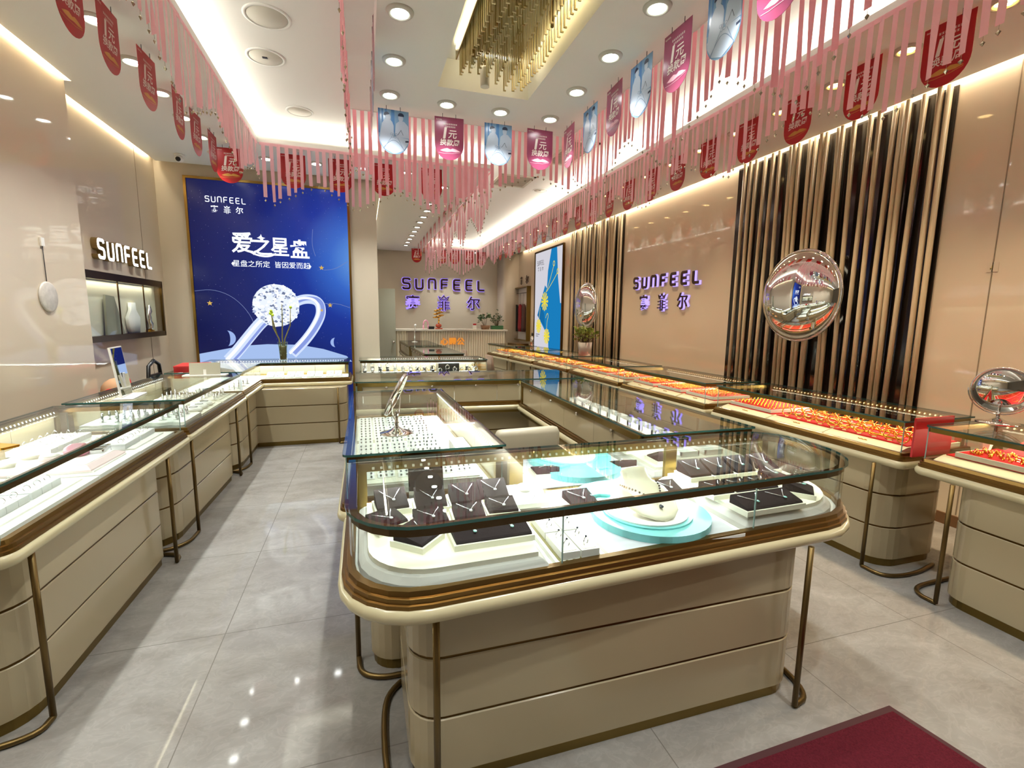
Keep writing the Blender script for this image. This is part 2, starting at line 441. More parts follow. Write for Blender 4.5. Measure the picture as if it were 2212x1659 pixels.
# ---------------------------------------------------------------- display counters
ZD, ZT = .765, 1.0
def counter(label, N, rad, body, brad, back, legs=(), hoops=(), warm=False, drawers=0, mirror=None, led=True, power=6.0, ledm=None, seams=(), group=None, ledn=None, body_on=True):
    c = thing('display_counter', label, 'counter', (0, 0, 0), group=group or 'glass-topped jewellery counters')
    n = len(N); sg = 6
    # base cabinet: three lacquered tiers parted by dark grooves
    if body_on:
        m = MB()
        for z0, z1 in ((.05, .262), (.272, .482), (.492, .70)):
            p = rpoly(body, brad, sg); i = rpoly(offs(body, .004), rshift(brad, .004), sg)
            m.mi = 0; m.loft([z3(i, z0), z3(p, z0+.003), z3(p, z1-.003), z3(i, z1)], smooth=False)
        for z in (.262, .482):
            m.mi = 1; m.prism(rpoly(offs(body, .006), rshift(brad, .006), sg), z-.001, z+.011)
        m.build('base_cabinet', [CREAM, DBRASS], c)
        MB().prism(rpoly(offs(body, .012), rshift(brad, .012), sg), .0, .05).build('plinth', BRASS, c)
    # bullnose edge
    m = MB(); rings = []
    for k in range(9):
        a = PI*(k/8)-PI/2; d = .025*(1-math.cos(a)); z = .727+.027*math.sin(a)
        rings.append(z3(rpoly(offs(N, d), rshift(rad, d), sg), z))
    m.loft(rings, smooth=True); m.build('nosing', CREAMV, c)
    # stepped brass rail
    m = MB(); R = lambda d, z: z3(rpoly(offs(N, d), rshift(rad, d), sg), z)
    m.loft([R(.013, .748), R(.013, .763), R(.02, .765), R(.02, .781), R(.029, .783), R(.031, .80), R(.055, .80), R(.055, .748)], smooth=False)
    m.build('brass_rail', RAIL, c)
    MB().prism(rpoly(offs(N, .056), rshift(rad, .056), sg), .757, .781).build('deck', IVORY if warm else WHITE, c)
    # glass wall round all sides but the back
    kb0, kb1 = back if isinstance(back, tuple) else (back, back)
    def path(d):
        p = rpoly(offs(N, d), rshift(rad, d), sg); k = sg+1; out = []
        i = (kb1+1) % n
        while True:
            out += p[i*k:(i+1)*k]
            if i == kb0: break
            i = (i+1) % n
        return out
    po, pi = path(.042), path(.05)
    m = MB(); ring = [[(a[0], a[1], .786), (b[0], b[1], .786), (b[0], b[1], ZT-.012), (a[0], a[1], ZT-.012)] for a, b in zip(po, pi)]
    m.loft(ring, True, True, False); m.build('glass_wall', GLASS, c)
    # vertical pane edges
    P0 = offs(N, .046)
    sl = [P0[i] for i in range(n) if rad[i] < .1 and not (kb0 < i <= kb1)] + list(seams)
    for x, y in sl: MB().box(x-.0022, x+.0022, y-.0022, y+.0022, .786, ZT-.012).build('pane_edge', GSEAM, c)
    # glass top with green edge
    m = MB(); T = rpoly(offs(N, .03), rshift(rad, .03), sg); nn = len(T)
    m.prism(T, ZT-.01, ZT)
    for q in range(2, len(m.f)): m.m[q] = 1
    m.build('glass_top', [GTOP, GEDGE], c)
    # printed bronze band under the top edge
    m = MB(); m.loft([R(.043, ZT-.038), R(.043, ZT-.0105), R(.066, ZT-.0105), R(.066, ZT-.038)], smooth=False, caps=False, loop=True)
    m.build('top_frame', BRASS if warm else DBRASS, c)
    # back frame: posts, rails, drawers or mirror doors
    Q = offs(N, .06)
    for e in range(kb0, kb1+1):
        a, b = Vector(Q[e % n]), Vector(Q[(e+1) % n]); d = (b-a); L = d.length; d.normalize(); nr = Vector((-d.y, d.x))
        def bar(mb, s0, s1, w0, w1, z0, z1):
            p = [a+d*s0+nr*w0, a+d*s1+nr*w0, a+d*s1+nr*w1, a+d*s0+nr*w1]
            mb.prism([(q.x, q.y) for q in p], z0, z1)
        m = MB(); DW = -.042 if drawers else -.02; bar(m, 0, L, DW, .012, ZT-.045, ZT-.011); bar(m, 0, L, DW, .012, *((.68, .725) if drawers else (.781, .80)))
        nd = drawers or max(1, round(L/.42))
        zb = .72 if drawers else .8; bar(m, 0, .04, DW, .012, zb, ZT-.045); bar(m, L-.04, L, DW, .012, zb, ZT-.045)
        if mirror:
            for s in mirror: bar(m, s-.032, s+.032, -.022, .014, .8, ZT-.045)
        m.build('back_frame', BRASS, c)
        for k in range(nd):
            s0, s1 = .045+(L-.09)*k/nd, .045+(L-.09)*(k+1)/nd
            if warm:
                m = MB(); bar(m, s0, s1, -.008, -.002, .801, ZT-.046); m.build('sliding_pane', GLASS, c); continue
            if mirror:
                if k == 0:
                    m = MB(); bar(m, mirror[0]+.033, mirror[1]-.033, -.004, .004, .8, ZT-.046); m.build('mirror_door', MIRROR, c)
                continue
            m = MB(); z0 = .70 if drawers else .801
            if drawers: bar(m, s0+.002, s1-.002, -.03, .004, z0+.03, ZT-.05)
            else: bar(m, s0+.002, s1-.002, -.012, .004, .801, ZT-.047)
            dr = m.build('drawer', CREAM, c)
            if drawers or True:
                p = a+d*((s0+s1)/2)-nr*(.036 if drawers else .016)
                kb = MB().lathe([(.002, 0), (.012, .001), (.013, .008), (.008, .012), (.001, .013)], 12)
                M = Matrix.Translation((p.x, p.y, .945)) @ (Matrix((Vector((d.x, d.y, 0)), Vector((0, 0, 1)), Vector((-nr.x, -nr.y, 0)))).transposed().to_4x4())
                kb.xf(M).build('lock_knob', CHROME, dr)
        # LED strip along the upper back rail
        if led:
            m = MB(); cnt = ledn or int(L/.034)
            for k in range(cnt):
                p = a+d*(.05+(L-.1)*(k+.5)/cnt)+nr*.017
                m.add([(p.x-d.x*.005, p.y-d.y*.005, ZT-.024), (p.x+d.x*.005, p.y+d.y*.005, ZT-.024), (p.x+d.x*.005+nr.x*.004, p.y+d.y*.005+nr.y*.004, ZT-.034), (p.x-d.x*.005+nr.x*.004, p.y-d.y*.005+nr.y*.004, ZT-.034)], [(0, 1, 2, 3)])
            m.build('led_strip', ledm or (LEDW if warm else LED), c, recalc=False)
            p = (a+b)/2+nr*.03
            o = lamp('AREA', (0, 0, 0), power*L, (1, .83, .6) if warm else (.97, 1, .96), shape='RECTANGLE', size=L-.1, size_y=.02)
            zd = -(Vector((nr.x*.62, nr.y*.62, -1)).normalized()); xd = Vector((d.x, d.y, 0)); yd = zd.cross(xd)
            o.matrix_world = Matrix.Translation((p.x, p.y, ZT-.03)) @ Matrix((xd, yd, zd)).transposed().to_4x4()
    for x, y in legs: MB().tube([(x, y, 0.012), (x, y, .712)], .0115, 10).build('leg', LEGB, c)
    for h in hoops:
        pts = chaikin(h, 2); MB().tube([(x, y, .0125) for x, y in pts], .012, 10).build('foot_loop', LEGB, c)
    return c

GI = 'counters of the centre island'
counter('rounded cream front counter of the centre island, nearest to the viewer, teal display inside',
        [(-.105, 1.272), (2.13, 1.385), (2.14, 2.065), (-.105, 2.065)], [.26, .36, .22, .03],
        [(.11, 1.42), (1.745, 1.42), (1.745, 1.97), (.11, 1.97)], [.11, .11, .08, .08], 2,
        legs=[(.185, 1.345), (1.668, 1.348), (.185, 1.99), (1.668, 2.0)],
        hoops=[[(.185, 1.345), (.08, 1.36), (.03, 1.5), (.03, 1.78), (.06, 1.9), (.185, 1.99)], [(1.668, 1.348), (1.76, 1.37), (1.80, 1.5), (1.80, 1.85), (1.75, 1.98), (1.668, 2.0)]],
        mirror=(2.14-.06-1.466, 2.14-.06-.645), power=8, ledm=IVORY, seams=[(.60, 1.353), (1.42, 1.396)], group=GI)
counter('left arm of the centre island, white earring cards under glass, chrome mirror on top',
        [(-.135, 2.075), (.66, 2.075), (.63, 3.95), (-.125, 3.95)], [.06, .02, .02, .04],
        [(-.01, 2.03), (.58, 2.03), (.58, 3.88), (-.01, 3.88)], [.12, .02, .02, .1], 1,
        legs=[(-.066, 2.15), (-.066, 3.75)], hoops=[[(-.066, 2.15), (-.06, 2.04), (.03, 1.985), (.142, 1.985), (.3, 1.985)], [(-.066, 3.75), (-.05, 3.9), (.1, 3.94), (.3, 3.94)]], group=GI)
counter('right arm of the centre island beside the staff chair, violet reflections in its glass',
        [(1.34, 2.075), (2.13, 2.075), (2.08, 4.27), (1.39, 4.31)], [.02, .04, .02, .02],
        [(1.45, 2.03), (2.03, 2.03), (2.0, 4.2), (1.47, 4.2)], [.02, .06, .02, .02], 3, drawers=4, power=6, group=GI)
counter('back counter of the centre island, three cream lockable drawers facing the staff chair',
        [(-.125, 4.43), (2.14, 4.30), (2.14, 5.1), (-.125, 5.23)], [.04, .02, .04, .04],
        [(0, 4.52), (2.05, 4.43), (2.05, 5.02), (0, 5.12)], [.1, .1, .1, .1], 0, drawers=5, power=4, group=GI)
GL = 'counters along the left wall'
counter('cream counter with pink trays and ring boxes, the nearest in the left row',
        [(-1.93, 1.98), (-1.19, 1.98), (-1.165, 3.74), (-1.93, 3.74)], [.02, .08, .03, .02],
        [(-1.9, 2.06), (-1.27, 2.06), (-1.262, 3.42), (-1.9, 3.42)], [.02, .17, .04, .02], 3,
        legs=[(-1.215, 2.135), (-1.192, 3.385)], hoops=[[(-1.215, 2.135), (-1.22, 2.06), (-1.33, 2.02), (-1.5, 2.015), (-1.7, 2.015)], [(-1.192, 3.385), (-1.2, 3.47), (-1.3, 3.515), (-1.5, 3.52)]], group=GL, power=6)
counter('middle counter of the left row with silver bangles and standing blue mirror',
        [(-1.93, 3.765), (-1.172, 3.765), (-1.163, 5.43), (-1.93, 5.43)], [.02, .03, .03, .02],
        [(-1.9, 3.6), (-1.285, 3.6), (-1.247, 5.07), (-1.9, 5.07)], [.02, .22, .04, .02], 3,
        legs=[(-1.197, 3.84), (-1.205, 5.14)], hoops=[[(-1.197, 3.84), (-1.205, 3.66), (-1.31, 3.565), (-1.5, 3.555)], [(-1.205, 5.14), (-1.21, 5.22), (-1.3, 5.27), (-1.5, 5.27)]], group=GL)
counter('corner counter below the blue lit poster, vase of bare branches on top',
        [(-1.93, 5.46), (-1.18, 5.46), (-1.18, 6.40), (-.155, 6.42), (-.155, 7.06), (-1.93, 7.06)], [.02, .03, .004, .04, .04, .02],
        [(-1.9, 5.29), (-1.25, 5.29), (-1.25, 6.24), (-.22, 6.24), (-.22, 7.0), (-1.9, 7.0)], [.02, .22, .003, .16, .1, .02], (4, 5),
        legs=[(-1.187, 5.53), (-.325, 6.17)], hoops=[[(-1.187, 5.53), (-1.2, 5.36), (-1.3, 5.265), (-1.5, 5.255)], [(-.325, 6.17), (-.2, 6.17), (-.14, 6.28), (-.14, 6.5)]], group=GL, power=6)
counter('glass counter of silver pieces standing behind the centre island',
        [(-.1, 6.56), (1.68, 6.42), (1.68, 7.1), (-.1, 7.24)], [.04, .05, .02, .02],
        [(0, 6.68), (1.58, 6.55), (1.58, 7.05), (0, 7.15)], [.1, .1, .02, .02], 2, power=10)
counter('counter with drawers on its left side, nearer of the two before the reception desk',
        [(.87, 7.5), (1.57, 7.5), (1.54, 9.5), (.84, 9.5)], [.02, .03, .02, .02],
        [(.95, 7.56), (1.5, 7.56), (1.48, 9.45), (.93, 9.45)], [.02, .1, .02, .02], 3, drawers=5, power=4)
counter('counter with drawers on its left side, standing against the reception desk',
        [(.835, 9.54), (1.53, 9.54), (1.50, 11.7), (.79, 11.7)], [.02, .03, .02, .02],
        [(.93, 9.6), (1.46, 9.6), (1.43, 11.65), (.88, 11.65)], [.02, .02, .02, .1], 3, drawers=5, power=4)
GR = 'gold counters along the right wall'
counter('gold counter at the right edge, a red display sheet and rings inside',
        [(3.085, .2), (3.77, .2), (3.785, 1.935), (3.105, 1.935)], [.05, .02, .02, .06],
        [(3.14, .3), (3.73, .3), (3.735, 1.73), (3.14, 1.73)], [.05, .02, .02, .12], 1, warm=True,
        legs=[(3.07, 1.69)], hoops=[[(3.07, 1.69), (3.07, 1.78), (3.14, 1.84), (3.3, 1.85), (3.5, 1.85)]], group=GR, power=6)
counter('gold counter with a bed of upright bangles in front of the nearer slatted panel',
        [(3.09, 1.965), (3.775, 1.965), (3.73, 3.62), (3.05, 3.62)], [.05, .02, .02, .03],
        [(3.15, 2.06), (3.72, 2.06), (3.70, 3.5), (3.115, 3.5)], [.16, .14, .02, .06], 1, warm=True,
        legs=[(3.073, 2.12)], hoops=[[(3.073, 2.12), (3.07, 2.0), (3.17, 1.955), (3.35, 1.955), (3.55, 2.0)]], group=GR, power=6)
FR = [(3.035, 3.66), (2.985, 5.2), (2.95, 6.72), (2.87, 8.1), (2.75, 9.2), (2.6, 10.4)]
RLAB = ['gold counter with three ring trays, second beyond the red box on the right', 'gold counter before the shop name on the right wall',
        'gold counter holding the potted plant in front of the farther slatted panel', 'gold counter beneath the blue and white earring poster',
        'last gold counter of the right run, next to the stools']
for k in range(5):
    (xa, ya), (xb, yb) = FR[k], FR[k+1]; ya += .02; yb -= .02
    counter(RLAB[k], [(xa, ya), (xa+.69, ya), (xb+.69, yb), (xb, yb)], [.03, .02, .02, .03],
            [(xa+.1, ya+.1), (xa+.66, ya+.1), (xb+.66, yb-.1), (xb+.1, yb-.1)], [.08, .02, .02, .08], 1, warm=True,
            legs=[(xa+.04, ya+.12), (xb+.04, yb-.12)], group=GR, power=6)

# ---------------------------------------------------------------- downlights
def make_downlight(warm):
    t = thing('downlight', '', 'ceiling light')
    m = MB(); m.lathe([(.055, -.002), (.058, -.014), (.066, -.016), (.08, -.008), (.084, -.001), (.084, .0005), (.055, .0005)], 30)
    m.build('trim_ring', mat('downlight_ring', 'c4c1b6', .4), t)
    m = MB(); m.lathe([(.001, -.001), (.054, -.001), (.056, -.013), (.0545, -.013), (.05, -.0025), (.001, -.0025)], 26)
    m.build('reflector_cup', mat('cup_white', 'e6efda', .3, emit=.75, ehex='e6f2d0') if not warm else mat('cup_warm', 'f2dca0', .3, emit=.8, ehex='ffd070'), t)
    m = MB()
    for k in range(6):
        q = 2*PI*k/6; m.lathe([(.001, -.0075), (.0145, -.0075), (.0145, -.0028), (.001, -.0028)], 10, (.031*math.cos(q), .031*math.sin(q), 0), False)
    m.lathe([(.001, -.0065), (.008, -.0065), (.008, -.0028), (.001, -.0028)], 10, (0, 0, 0), False)
    m.build('led_cluster', emis('lens_white', 'ffffff', 25) if not warm else emis('lens_warm', 'ffd58a', 16), t)
    return t
DLC, DLW = make_downlight(False), make_downlight(True)
_used = {}
def downlight(x, y, label, warm=False, z=ZS, power=None, group=None, spot=True):
    src = DLW if warm else DLC
    if warm in _used: o = dup(src, (x, y, z-.001), label=label, group=group)
    else: o = src; o.location = (x, y, z-.001); o['label'] = label; _used[warm] = 1
    if group: o['group'] = group
    if spot: lamp('SPOT', (x, y, z-.03), power or (WARM_W if warm else SPOT_W), WARM if warm else COOL, spot_size=math.radians(88), spot_blend=1., shadow_soft_size=.035)
GD = 'round ceiling downlights'
LY = [3.38+.515*k for k in range(7)]
LY = [6.48-.519*k for k in range(7)]
for k, y in enumerate(LY):
    downlight(-1.545, y, 'round downlight over the left counters, %s from the poster corner' % ORD[k], group=GD)
for k in range(7, 13, 2): lamp('SPOT', (-1.545, 6.48-.519*k, ZS-.03), SPOT_W*1.6, COOL, spot_size=1.7, spot_blend=1., shadow_soft_size=.035)
for k, x in enumerate((-1.03, -.486, .06, .594)):
    downlight(x, 6.51, 'round downlight above the blue poster counter, %s from its left end' % ORD[k], group=GD)
downlight(1.14, 7.05, 'round downlight where the ceiling turns towards the back', group=GD)
for k in range(11):
    downlight(1.115, 7.6+.541*k, 'round downlight in the deep row over the drawer counters, %s from the front' % ORD[k], group=GD, spot=k % 2 == 0, power=100)
for k in range(21):
    y = 2.03+.515*k
    downlight(3.53, y, 'warm round downlight above the gold counters, %s from the nearest' % ORD[k], True, group=GD, spot=(k < 5 or k % 2 == 0), power=(WARM_W if k < 5 else WARM_W*1.6))
for k in (1, 3, 5): lamp('SPOT', (3.53, 2.03-.515*k, ZS-.03), WARM_W*1.6, WARM, spot_size=1.7, spot_blend=1., shadow_soft_size=.035)
for k, y in enumerate((4.348, 3.786, 3.211)):
    downlight(.264, y, 'round downlight on the left rim of the dropped ceiling, %s from the rear' % ORD[k], group=GD)
for k, x in enumerate((.741, 1.219, 1.693)):
    downlight(x, 4.372, 'round downlight along the rear rim of the dropped ceiling, %s from the left' % ORD[k+1], group=GD)
for k, y in enumerate((3.802, 3.248, 2.688)):
    downlight(1.695, y, 'round downlight on the right rim of the dropped ceiling, %s from the rear' % ORD[k+1], group=GD)
for x, y in ((.264, 2.64), (.264, 1.5), (1.695, 2.13), (1.695, 1.0), (.98, .4), (.264, .2), (1.695, -.4)):
    lamp('SPOT', (x, y, ZS-.03), SPOT_W*1.3, COOL, spot_size=1.7, spot_blend=1., shadow_soft_size=.035)
for k, x in enumerate((1.95, 2.55, 3.15)):
    downlight(x, 13.75, 'round downlight washing the rear wall sign, %s from the left' % ORD[k], group=GD, power=55)

# speakers, grilles, cameras
def speaker(x, y, r, label, perf=False):
    t = thing('ceiling_speaker', label, 'speaker', (x, y, ZU), group='round ceiling speakers')
    MB().lathe([(.001, -.004), (r*.82, -.006), (r*.84, -.002), (r*.84, 0), (.001, 0)], 32).build('speaker_grille', mat('grille_white', 'cfcabd' if not perf else 'a5a095', .6), t)
    MB().lathe([(r*.85, 0), (r*.87, -.008), (r, -.004), (r, 0)], 32).build('rim', CEIL, t)
    if perf: MB().box(-.025, .012, -.012, .012, -.0085, -.004).build('badge', BLACK, t)
speaker(-.57, 3.95, .155, 'round speaker in the left ceiling, nearest of three')
speaker(-.68, 4.53, .145, 'grey round sensor plate with a dark mark in the left ceiling', True)
speaker(-.55, 5.56, .13, 'round speaker in the left ceiling, nearest to the poster')
speaker(2.11, 7.57, .12, 'round speaker beyond the air grille')
speaker(2.79, 7.58, .12, 'round sensor plate beyond the air grille near the right cove', True)
def air_grille(x0, x1, y0, y1, label):
    t = thing('air_grille', label, 'vent', ((x0+x1)/2, (y0+y1)/2, ZU))
    w, d = (x1-x0)/2, (y1-y0)/2
    m = MB(); m.box(-w, w, -d, -d+.04, -.012, 0).box(-w, w, d-.04, d, -.012, 0).box(-w, -w+.04, -d, d, -.012, 0).box(w-.04, w, -d, d, -.012, 0)
    m.build('grille_frame', mat('grille_frame', 'cdc5b4', .5), t)
    MB().box(-w+.04, w-.04, -d+.04, d-.04, -.002, 0).build('backing', mat('vent_dark', '3a332c', .7), t)
    m = MB(); k = -d+.06
    while k < d-.05: m.box(-w+.04, w-.04, k, k+.012, -.01, -.003); k += .035
    m.build('slats', mat('slat_beige', 'b5a794', .5), t)
air_grille(1.93, 2.48, 6.9, 7.5, 'square air grille in the ceiling behind the centre island')
air_grille(2.34, 2.72, 5.35, 6.25, 'slotted air grille in the ceiling beside the right cove')
def cctv(x, y, z, label, face=-PI/2):
    t = thing('security_camera', label, 'camera', (x, y, z), face+PI/2, 'white ceiling security cameras')
    MB().lathe([(.001, -.02), (.05, -.02), (.055, -.012), (.055, 0), (.001, 0)], 20).build('base', WHITE, t)
    MB().ball((0, -.01, -.05), (.045, .05, .04), 16, 10).build('dome_housing', WHITE, t)
    m = MB().lathe([(.001, 0), (.024, 0), (.026, .02), (.02, .024), (.001, .024)], 16)
    m.xf(Matrix.Translation((0, -.042, -.058)) @ Matrix.Rotation(PI/2+.35, 4, 'X')).build('lens', BLACK, t)
cctv(-1.97, 6.7, ZS, 'white dome camera above the blue poster')
cctv(.36, 12.9, ZS, 'white dome camera beside the column at the back')
cctv(4.05, 13.0, ZS, 'white dome camera at the far right corner')

# ---------------------------------------------------------------- chandelier in the tray
def chandelier():
    t = thing('chandelier', 'brass chandelier of many hanging rods in the ceiling tray', 'chandelier', (0, 0, 0))
    MB().box(.72, 1.28, 1.05, 3.82, ZU-.05, ZU-.0005).build('base_plate', mat('pale_brass', 'd6c9a2', .4), t)
    m = MB(); m.box(.715, .725, 1.05, 3.82, ZU-.13, ZU-.05); m.build('side_rail', BRASS, t)
    rnd = random.Random(3)
    BR = [mat('rod_brass', 'b8a470', .3, metal=.55), mat('rod_champagne', 'dccfa4', .3, metal=.5)]
    for r in range(8):
        x = .745+r*.068; m = MB()
        k = 0; y = 1.1
        while y < 3.8:
            wv = math.sin(y*2.6+r*.75)
            L = .185+.05*wv+rnd.uniform(0, .02); m.mi = rnd.randint(0, 1)
            m.box(x-.0045, x+.0045, y-.0045, y+.0045, ZU-.05-L, ZU-.05)
            m.box(x-.0045, x+.016, y-.005, y+.005, ZU-.05-L-.008, ZU-.05-L)
            y += .05
        m.build('rod_row', BR, t)
    for x, y in ((.8, 3.6), (.86, 3.2), (.93, 2.75), (1.17, 3.65), (1.2, 3.1), (1.12, 2.6)):
        s = MB().tube([(x, y, ZU-.05), (x, y, ZU-.2)], .012, 8).build('lamp_socket', BRASS, t)
        MB().lathe([(.006, -.2), (.018, -.21), (.02, -.25), (.012, -.27), (.001, -.272)], 12, (x, y, ZU)).build('bulb', GLASS, s)
    m = MB(); m.lathe([(.035, -.27), (.036, -.25), (.036, -.14), (.03, -.13), (.001, -.13)], 16, (.95, 3.86, ZU)); m.build('sensor_cup', mat('sensor_plastic', 'd8d2c0', .3), t)
    m = MB(); m.tube([(.95, 3.86, ZU-.13), (.95, 3.86, ZU-.001)], .008, 8); m.build('sensor_stem', BRASS, t)
chandelier()

# ---------------------------------------------------------------- pennants
FW, FH = .262, .365
def flag_outline(w=FW, h=FH, k=14):
    r = w/2; st = h-r*1.02
    p = [(-r, 0), (-r, -st)]
    for i in range(1, k): a = PI+PI*i/k; p.append((r*math.cos(a), -st+(h-st)*math.sin(a)))
    return p+[(r, -st), (r, 0)]
def plate(mb, poly, y0, y1):
    n = len(poly); mb.add([(x, y0, z) for x, z in poly]+[(x, y1, z) for x, z in poly],
        [tuple(range(n)), tuple(range(n, 2*n))[::-1]]+[(i, n+i, n+(i+1) % n, (i+1) % n) for i in range(n)])
def flat(mb, poly, y): mb.add([(x, y, z) for x, z in poly], [tuple(range(len(poly)))])
def ell(cx, cz, rx, rz, a0=0, a1=2*PI, k=18): return [(cx+rx*math.cos(a0+(a1-a0)*i/k), cz+rz*math.sin(a0+(a1-a0)*i/k)) for i in range(k + (0 if abs(a1-a0-2*PI) < .01 else 1))]
FLAGRED = translucent('pennant_red', 'b01219', .12, .35); FLAGPINK = mat('pennant_rose', '93405f', .22); FLAGBLUE = mat('pennant_blue', '7fa4c8', .2)
def make_flag(kind):
    t = thing('hanging_pennant', '', 'pennant')
    m = MB(); plate(m, flag_outline(), 0, .0016)
    m.build('pennant_sheet', {'red': FLAGRED, 'rose': FLAGPINK, 'blue': FLAGBLUE}[kind], t)
    for sx in (-.06, .06): MB().tube([(sx, .0008, -.008), (sx, .0008, .03)], .0022, 6).build('clip', BLACK, t)
    if kind != 'blue':
        m = MB(); y = -.0012
        text(m, '1', .13, -.04, -.14, y, 0, .03, 1.1, .15); text(m, '元', .08, .03, -.146, y, 0, .015, 1, .1)
        text(m, '换款周', .06, .005, -.218, y, 0, .012, 1, .12)
        for n8, zz in ((8, -.058), (6, -.08)):
            for q in range(n8):
                cx = .01+(q-(n8-1)/2)*.0155
                for dz in (-.005, 0, .005): flat(m, [(cx-.0055, zz+dz-.0011), (cx+.0055, zz+dz-.0011), (cx+.0055, zz+dz+.0011), (cx-.0055, zz+dz+.0011)], y)
                flat(m, [(cx-.001, zz-.006), (cx+.001, zz-.006), (cx+.001, zz+.006), (cx-.001, zz+.006)], y)
        logo_letters_small(m, -.118, -.028, .055, .009, y)
        m.build('lettering', mat('print_white', 'f0e6dc', .5), t, recalc=False)
        m = MB(); y = -.001
        flat(m, [(-.085, -.285), (-.05, -.27), (-.02, -.262), (.01, -.272), (.03, -.262), (.06, -.268), (.1, -.285), (.06, -.292), (.02, -.29), (-.02, -.296), (-.06, -.292)], y)
        stroke(m, [(-.1, -.305), (-.05, -.309), (.03, -.306), (.098, -.292)], .0025, .0003, y)
        m.build('ingot_print', mat('print_gold', 'c98e3c', .5) if kind == 'red' else mat('print_pale_rose', 'dca6b4', .5), t, recalc=False)
    else:
        y = -.001
        m = MB()
        for k in range(3): flat(m, [(-.131+k*.03, 0), (-.118+k*.03, 0), (-.118+k*.03, -.2), (-.131+k*.03, -.2)], y)
        flat(m, [(-.02, 0), (.008, 0), (.008, -.19), (-.02, -.17)], y); m.build('curtain_print', mat('print_mid_blue', '3f78b4', .4), t, recalc=False)
        m = MB(); y = -.0014
        flat(m, [(-.115, -.19), (-.1, -.12), (-.075, -.085), (-.045, -.07), (-.012, -.1), (.0, -.13), (.0, -.22), (-.12, -.25)], y)
        flat(m, ell(-.048, -.064, .022, .03), y-.0002)
        flat(m, [(.01, -.19), (.02, -.11), (.05, -.085), (.09, -.085), (.125, -.12), (.129, -.22), (.02, -.22)], y); flat(m, ell(.062, -.06, .021, .032), y-.0002)
        flat(m, [(-.125, -.235), (-.03, -.215), (.125, -.225), (.125, -.26), (.08, -.33), (0, -.362), (-.08, -.33), (-.12, -.27)], y-.0003)
        m.build('couple_print', mat('print_pale_blue', 'b4c2d4', .35), t, recalc=False)
        m = MB(); y = -.002
        flat(m, ell(-.058, -.045, .024, .022, .2, PI+.4), y); flat(m, ell(.064, -.04, .026, .022, -.3, PI+.3), y); flat(m, [(.098, -.243), (.127, -.24), (.127, -.254), (.098, -.257)], y)
        stroke(m, [(.035, -.2), (.062, -.16), (.08, -.2)], .003, .0002, y)
        m.build('hair_print', mat('print_navy', '1c2748', .4), t, recalc=False)
        m = MB(); y = -.0022
        stroke(m, chaikin([(-.1, -.33), (-.04, -.265), (0, -.245), (.04, -.265), (.1, -.335)]), .004, .0002, y)
        stroke(m, chaikin([(-.09, -.33), (-.03, -.24), (-.02, -.225)]), .003, .0002, y); stroke(m, chaikin([(.09, -.33), (.04, -.24), (.03, -.225)]), .003, .0002, y)
        for a, b in ((0, .205), (.02, .2), (-.02, .2), (.01, .222), (-.01, .222)): stroke(m, ell(a, -b, .01, .009, k=6), .0022, .0002, y, True)
        m.build('ring_print', mat('print_steel', '7288a8', .4), t, recalc=False)
    return t
def logo_letters_small(m, x, z, w, h, y):
    q = MB(); logo_letters(q, w, h, h*.75, h*.16, .0001, 0); m.add([(a+x, b+y, c+z) for a, b, c in q.v], q.f)
PROTO = {k: make_flag(k) for k in ('red', 'rose', 'blue')}; _fu = set()
def pennant(kind, x, y, rz, label, group, z=3.37):
    rz += random.uniform(-.06, .06)
    if kind in _fu: return dup(PROTO[kind], (x, y, z), rz, label, group)
    _fu.add(kind); o = PROTO[kind]; o.location = (x, y, z); o.rotation_euler = (0, 0, rz); o['label'] = label; o['group'] = group
for k in range(8): pennant('red', -1.385, [5.72, 5.21, 4.78, 4.19, 3.65, 3.24, 2.72, 2.2][k], PI/2, 'red pennant above the left counters, %s from the poster corner' % ORD[k], 'red pennants of the left ceiling')
for k, x in enumerate((-1.34, -.705, -.2, .285, .845)): pennant('red', x, 6.15, 0, 'red pennant before the blue poster, %s from the left' % ORD[k], 'red pennants before the poster')
for k in range(21): pennant('red', 3.37, 2.2+.515*k, -PI/2, 'red pennant above the gold counters, %s from the nearest' % ORD[k], 'red pennants of the right ceiling')
for k in range(11): pennant('red', 1.38, 6.75+.58*k, -PI/2, 'red pennant hung edge-on in the deep row, %s from the front' % ORD[k], 'red pennants of the deep row')
for k, x in enumerate((1.42, 2.1, 2.45, 2.85, 3.2)): pennant('red', x, 13.35, 0, 'red pennant before the rear wall sign, %s from the left' % ORD[k], 'red pennants before the rear wall')
for k, x in enumerate((.305, .795, 1.255, 1.67)): pennant(('blue', 'rose')[k % 2], x, 4.57, 0, '%s pennant on the rear rim of the dropped ceiling, %s from the left' % (('pale blue couple', 'rose')[k % 2], ORD[k]), 'pennants round the dropped ceiling')
for k, y in enumerate((4.41, 3.965, 3.553, 3.176, 2.77, 2.36, 1.99, 1.6)): pennant(('rose', 'blue')[k % 2], 1.9, y, -PI/2, '%s pennant on the right rim of the dropped ceiling, %s from the rear' % (('rose', 'pale blue couple')[k % 2], ORD[k]), 'pennants round the dropped ceiling')
for k, y in enumerate((4.2, 3.78, 3.36)): pennant(('rose', 'blue')[k % 2], .11, y, PI/2, '%s pennant edge-on at the left dropped ceiling rim, %s from the rear' % (('rose', 'pale blue')[k % 2], ORD[k]), 'pennants round the dropped ceiling')

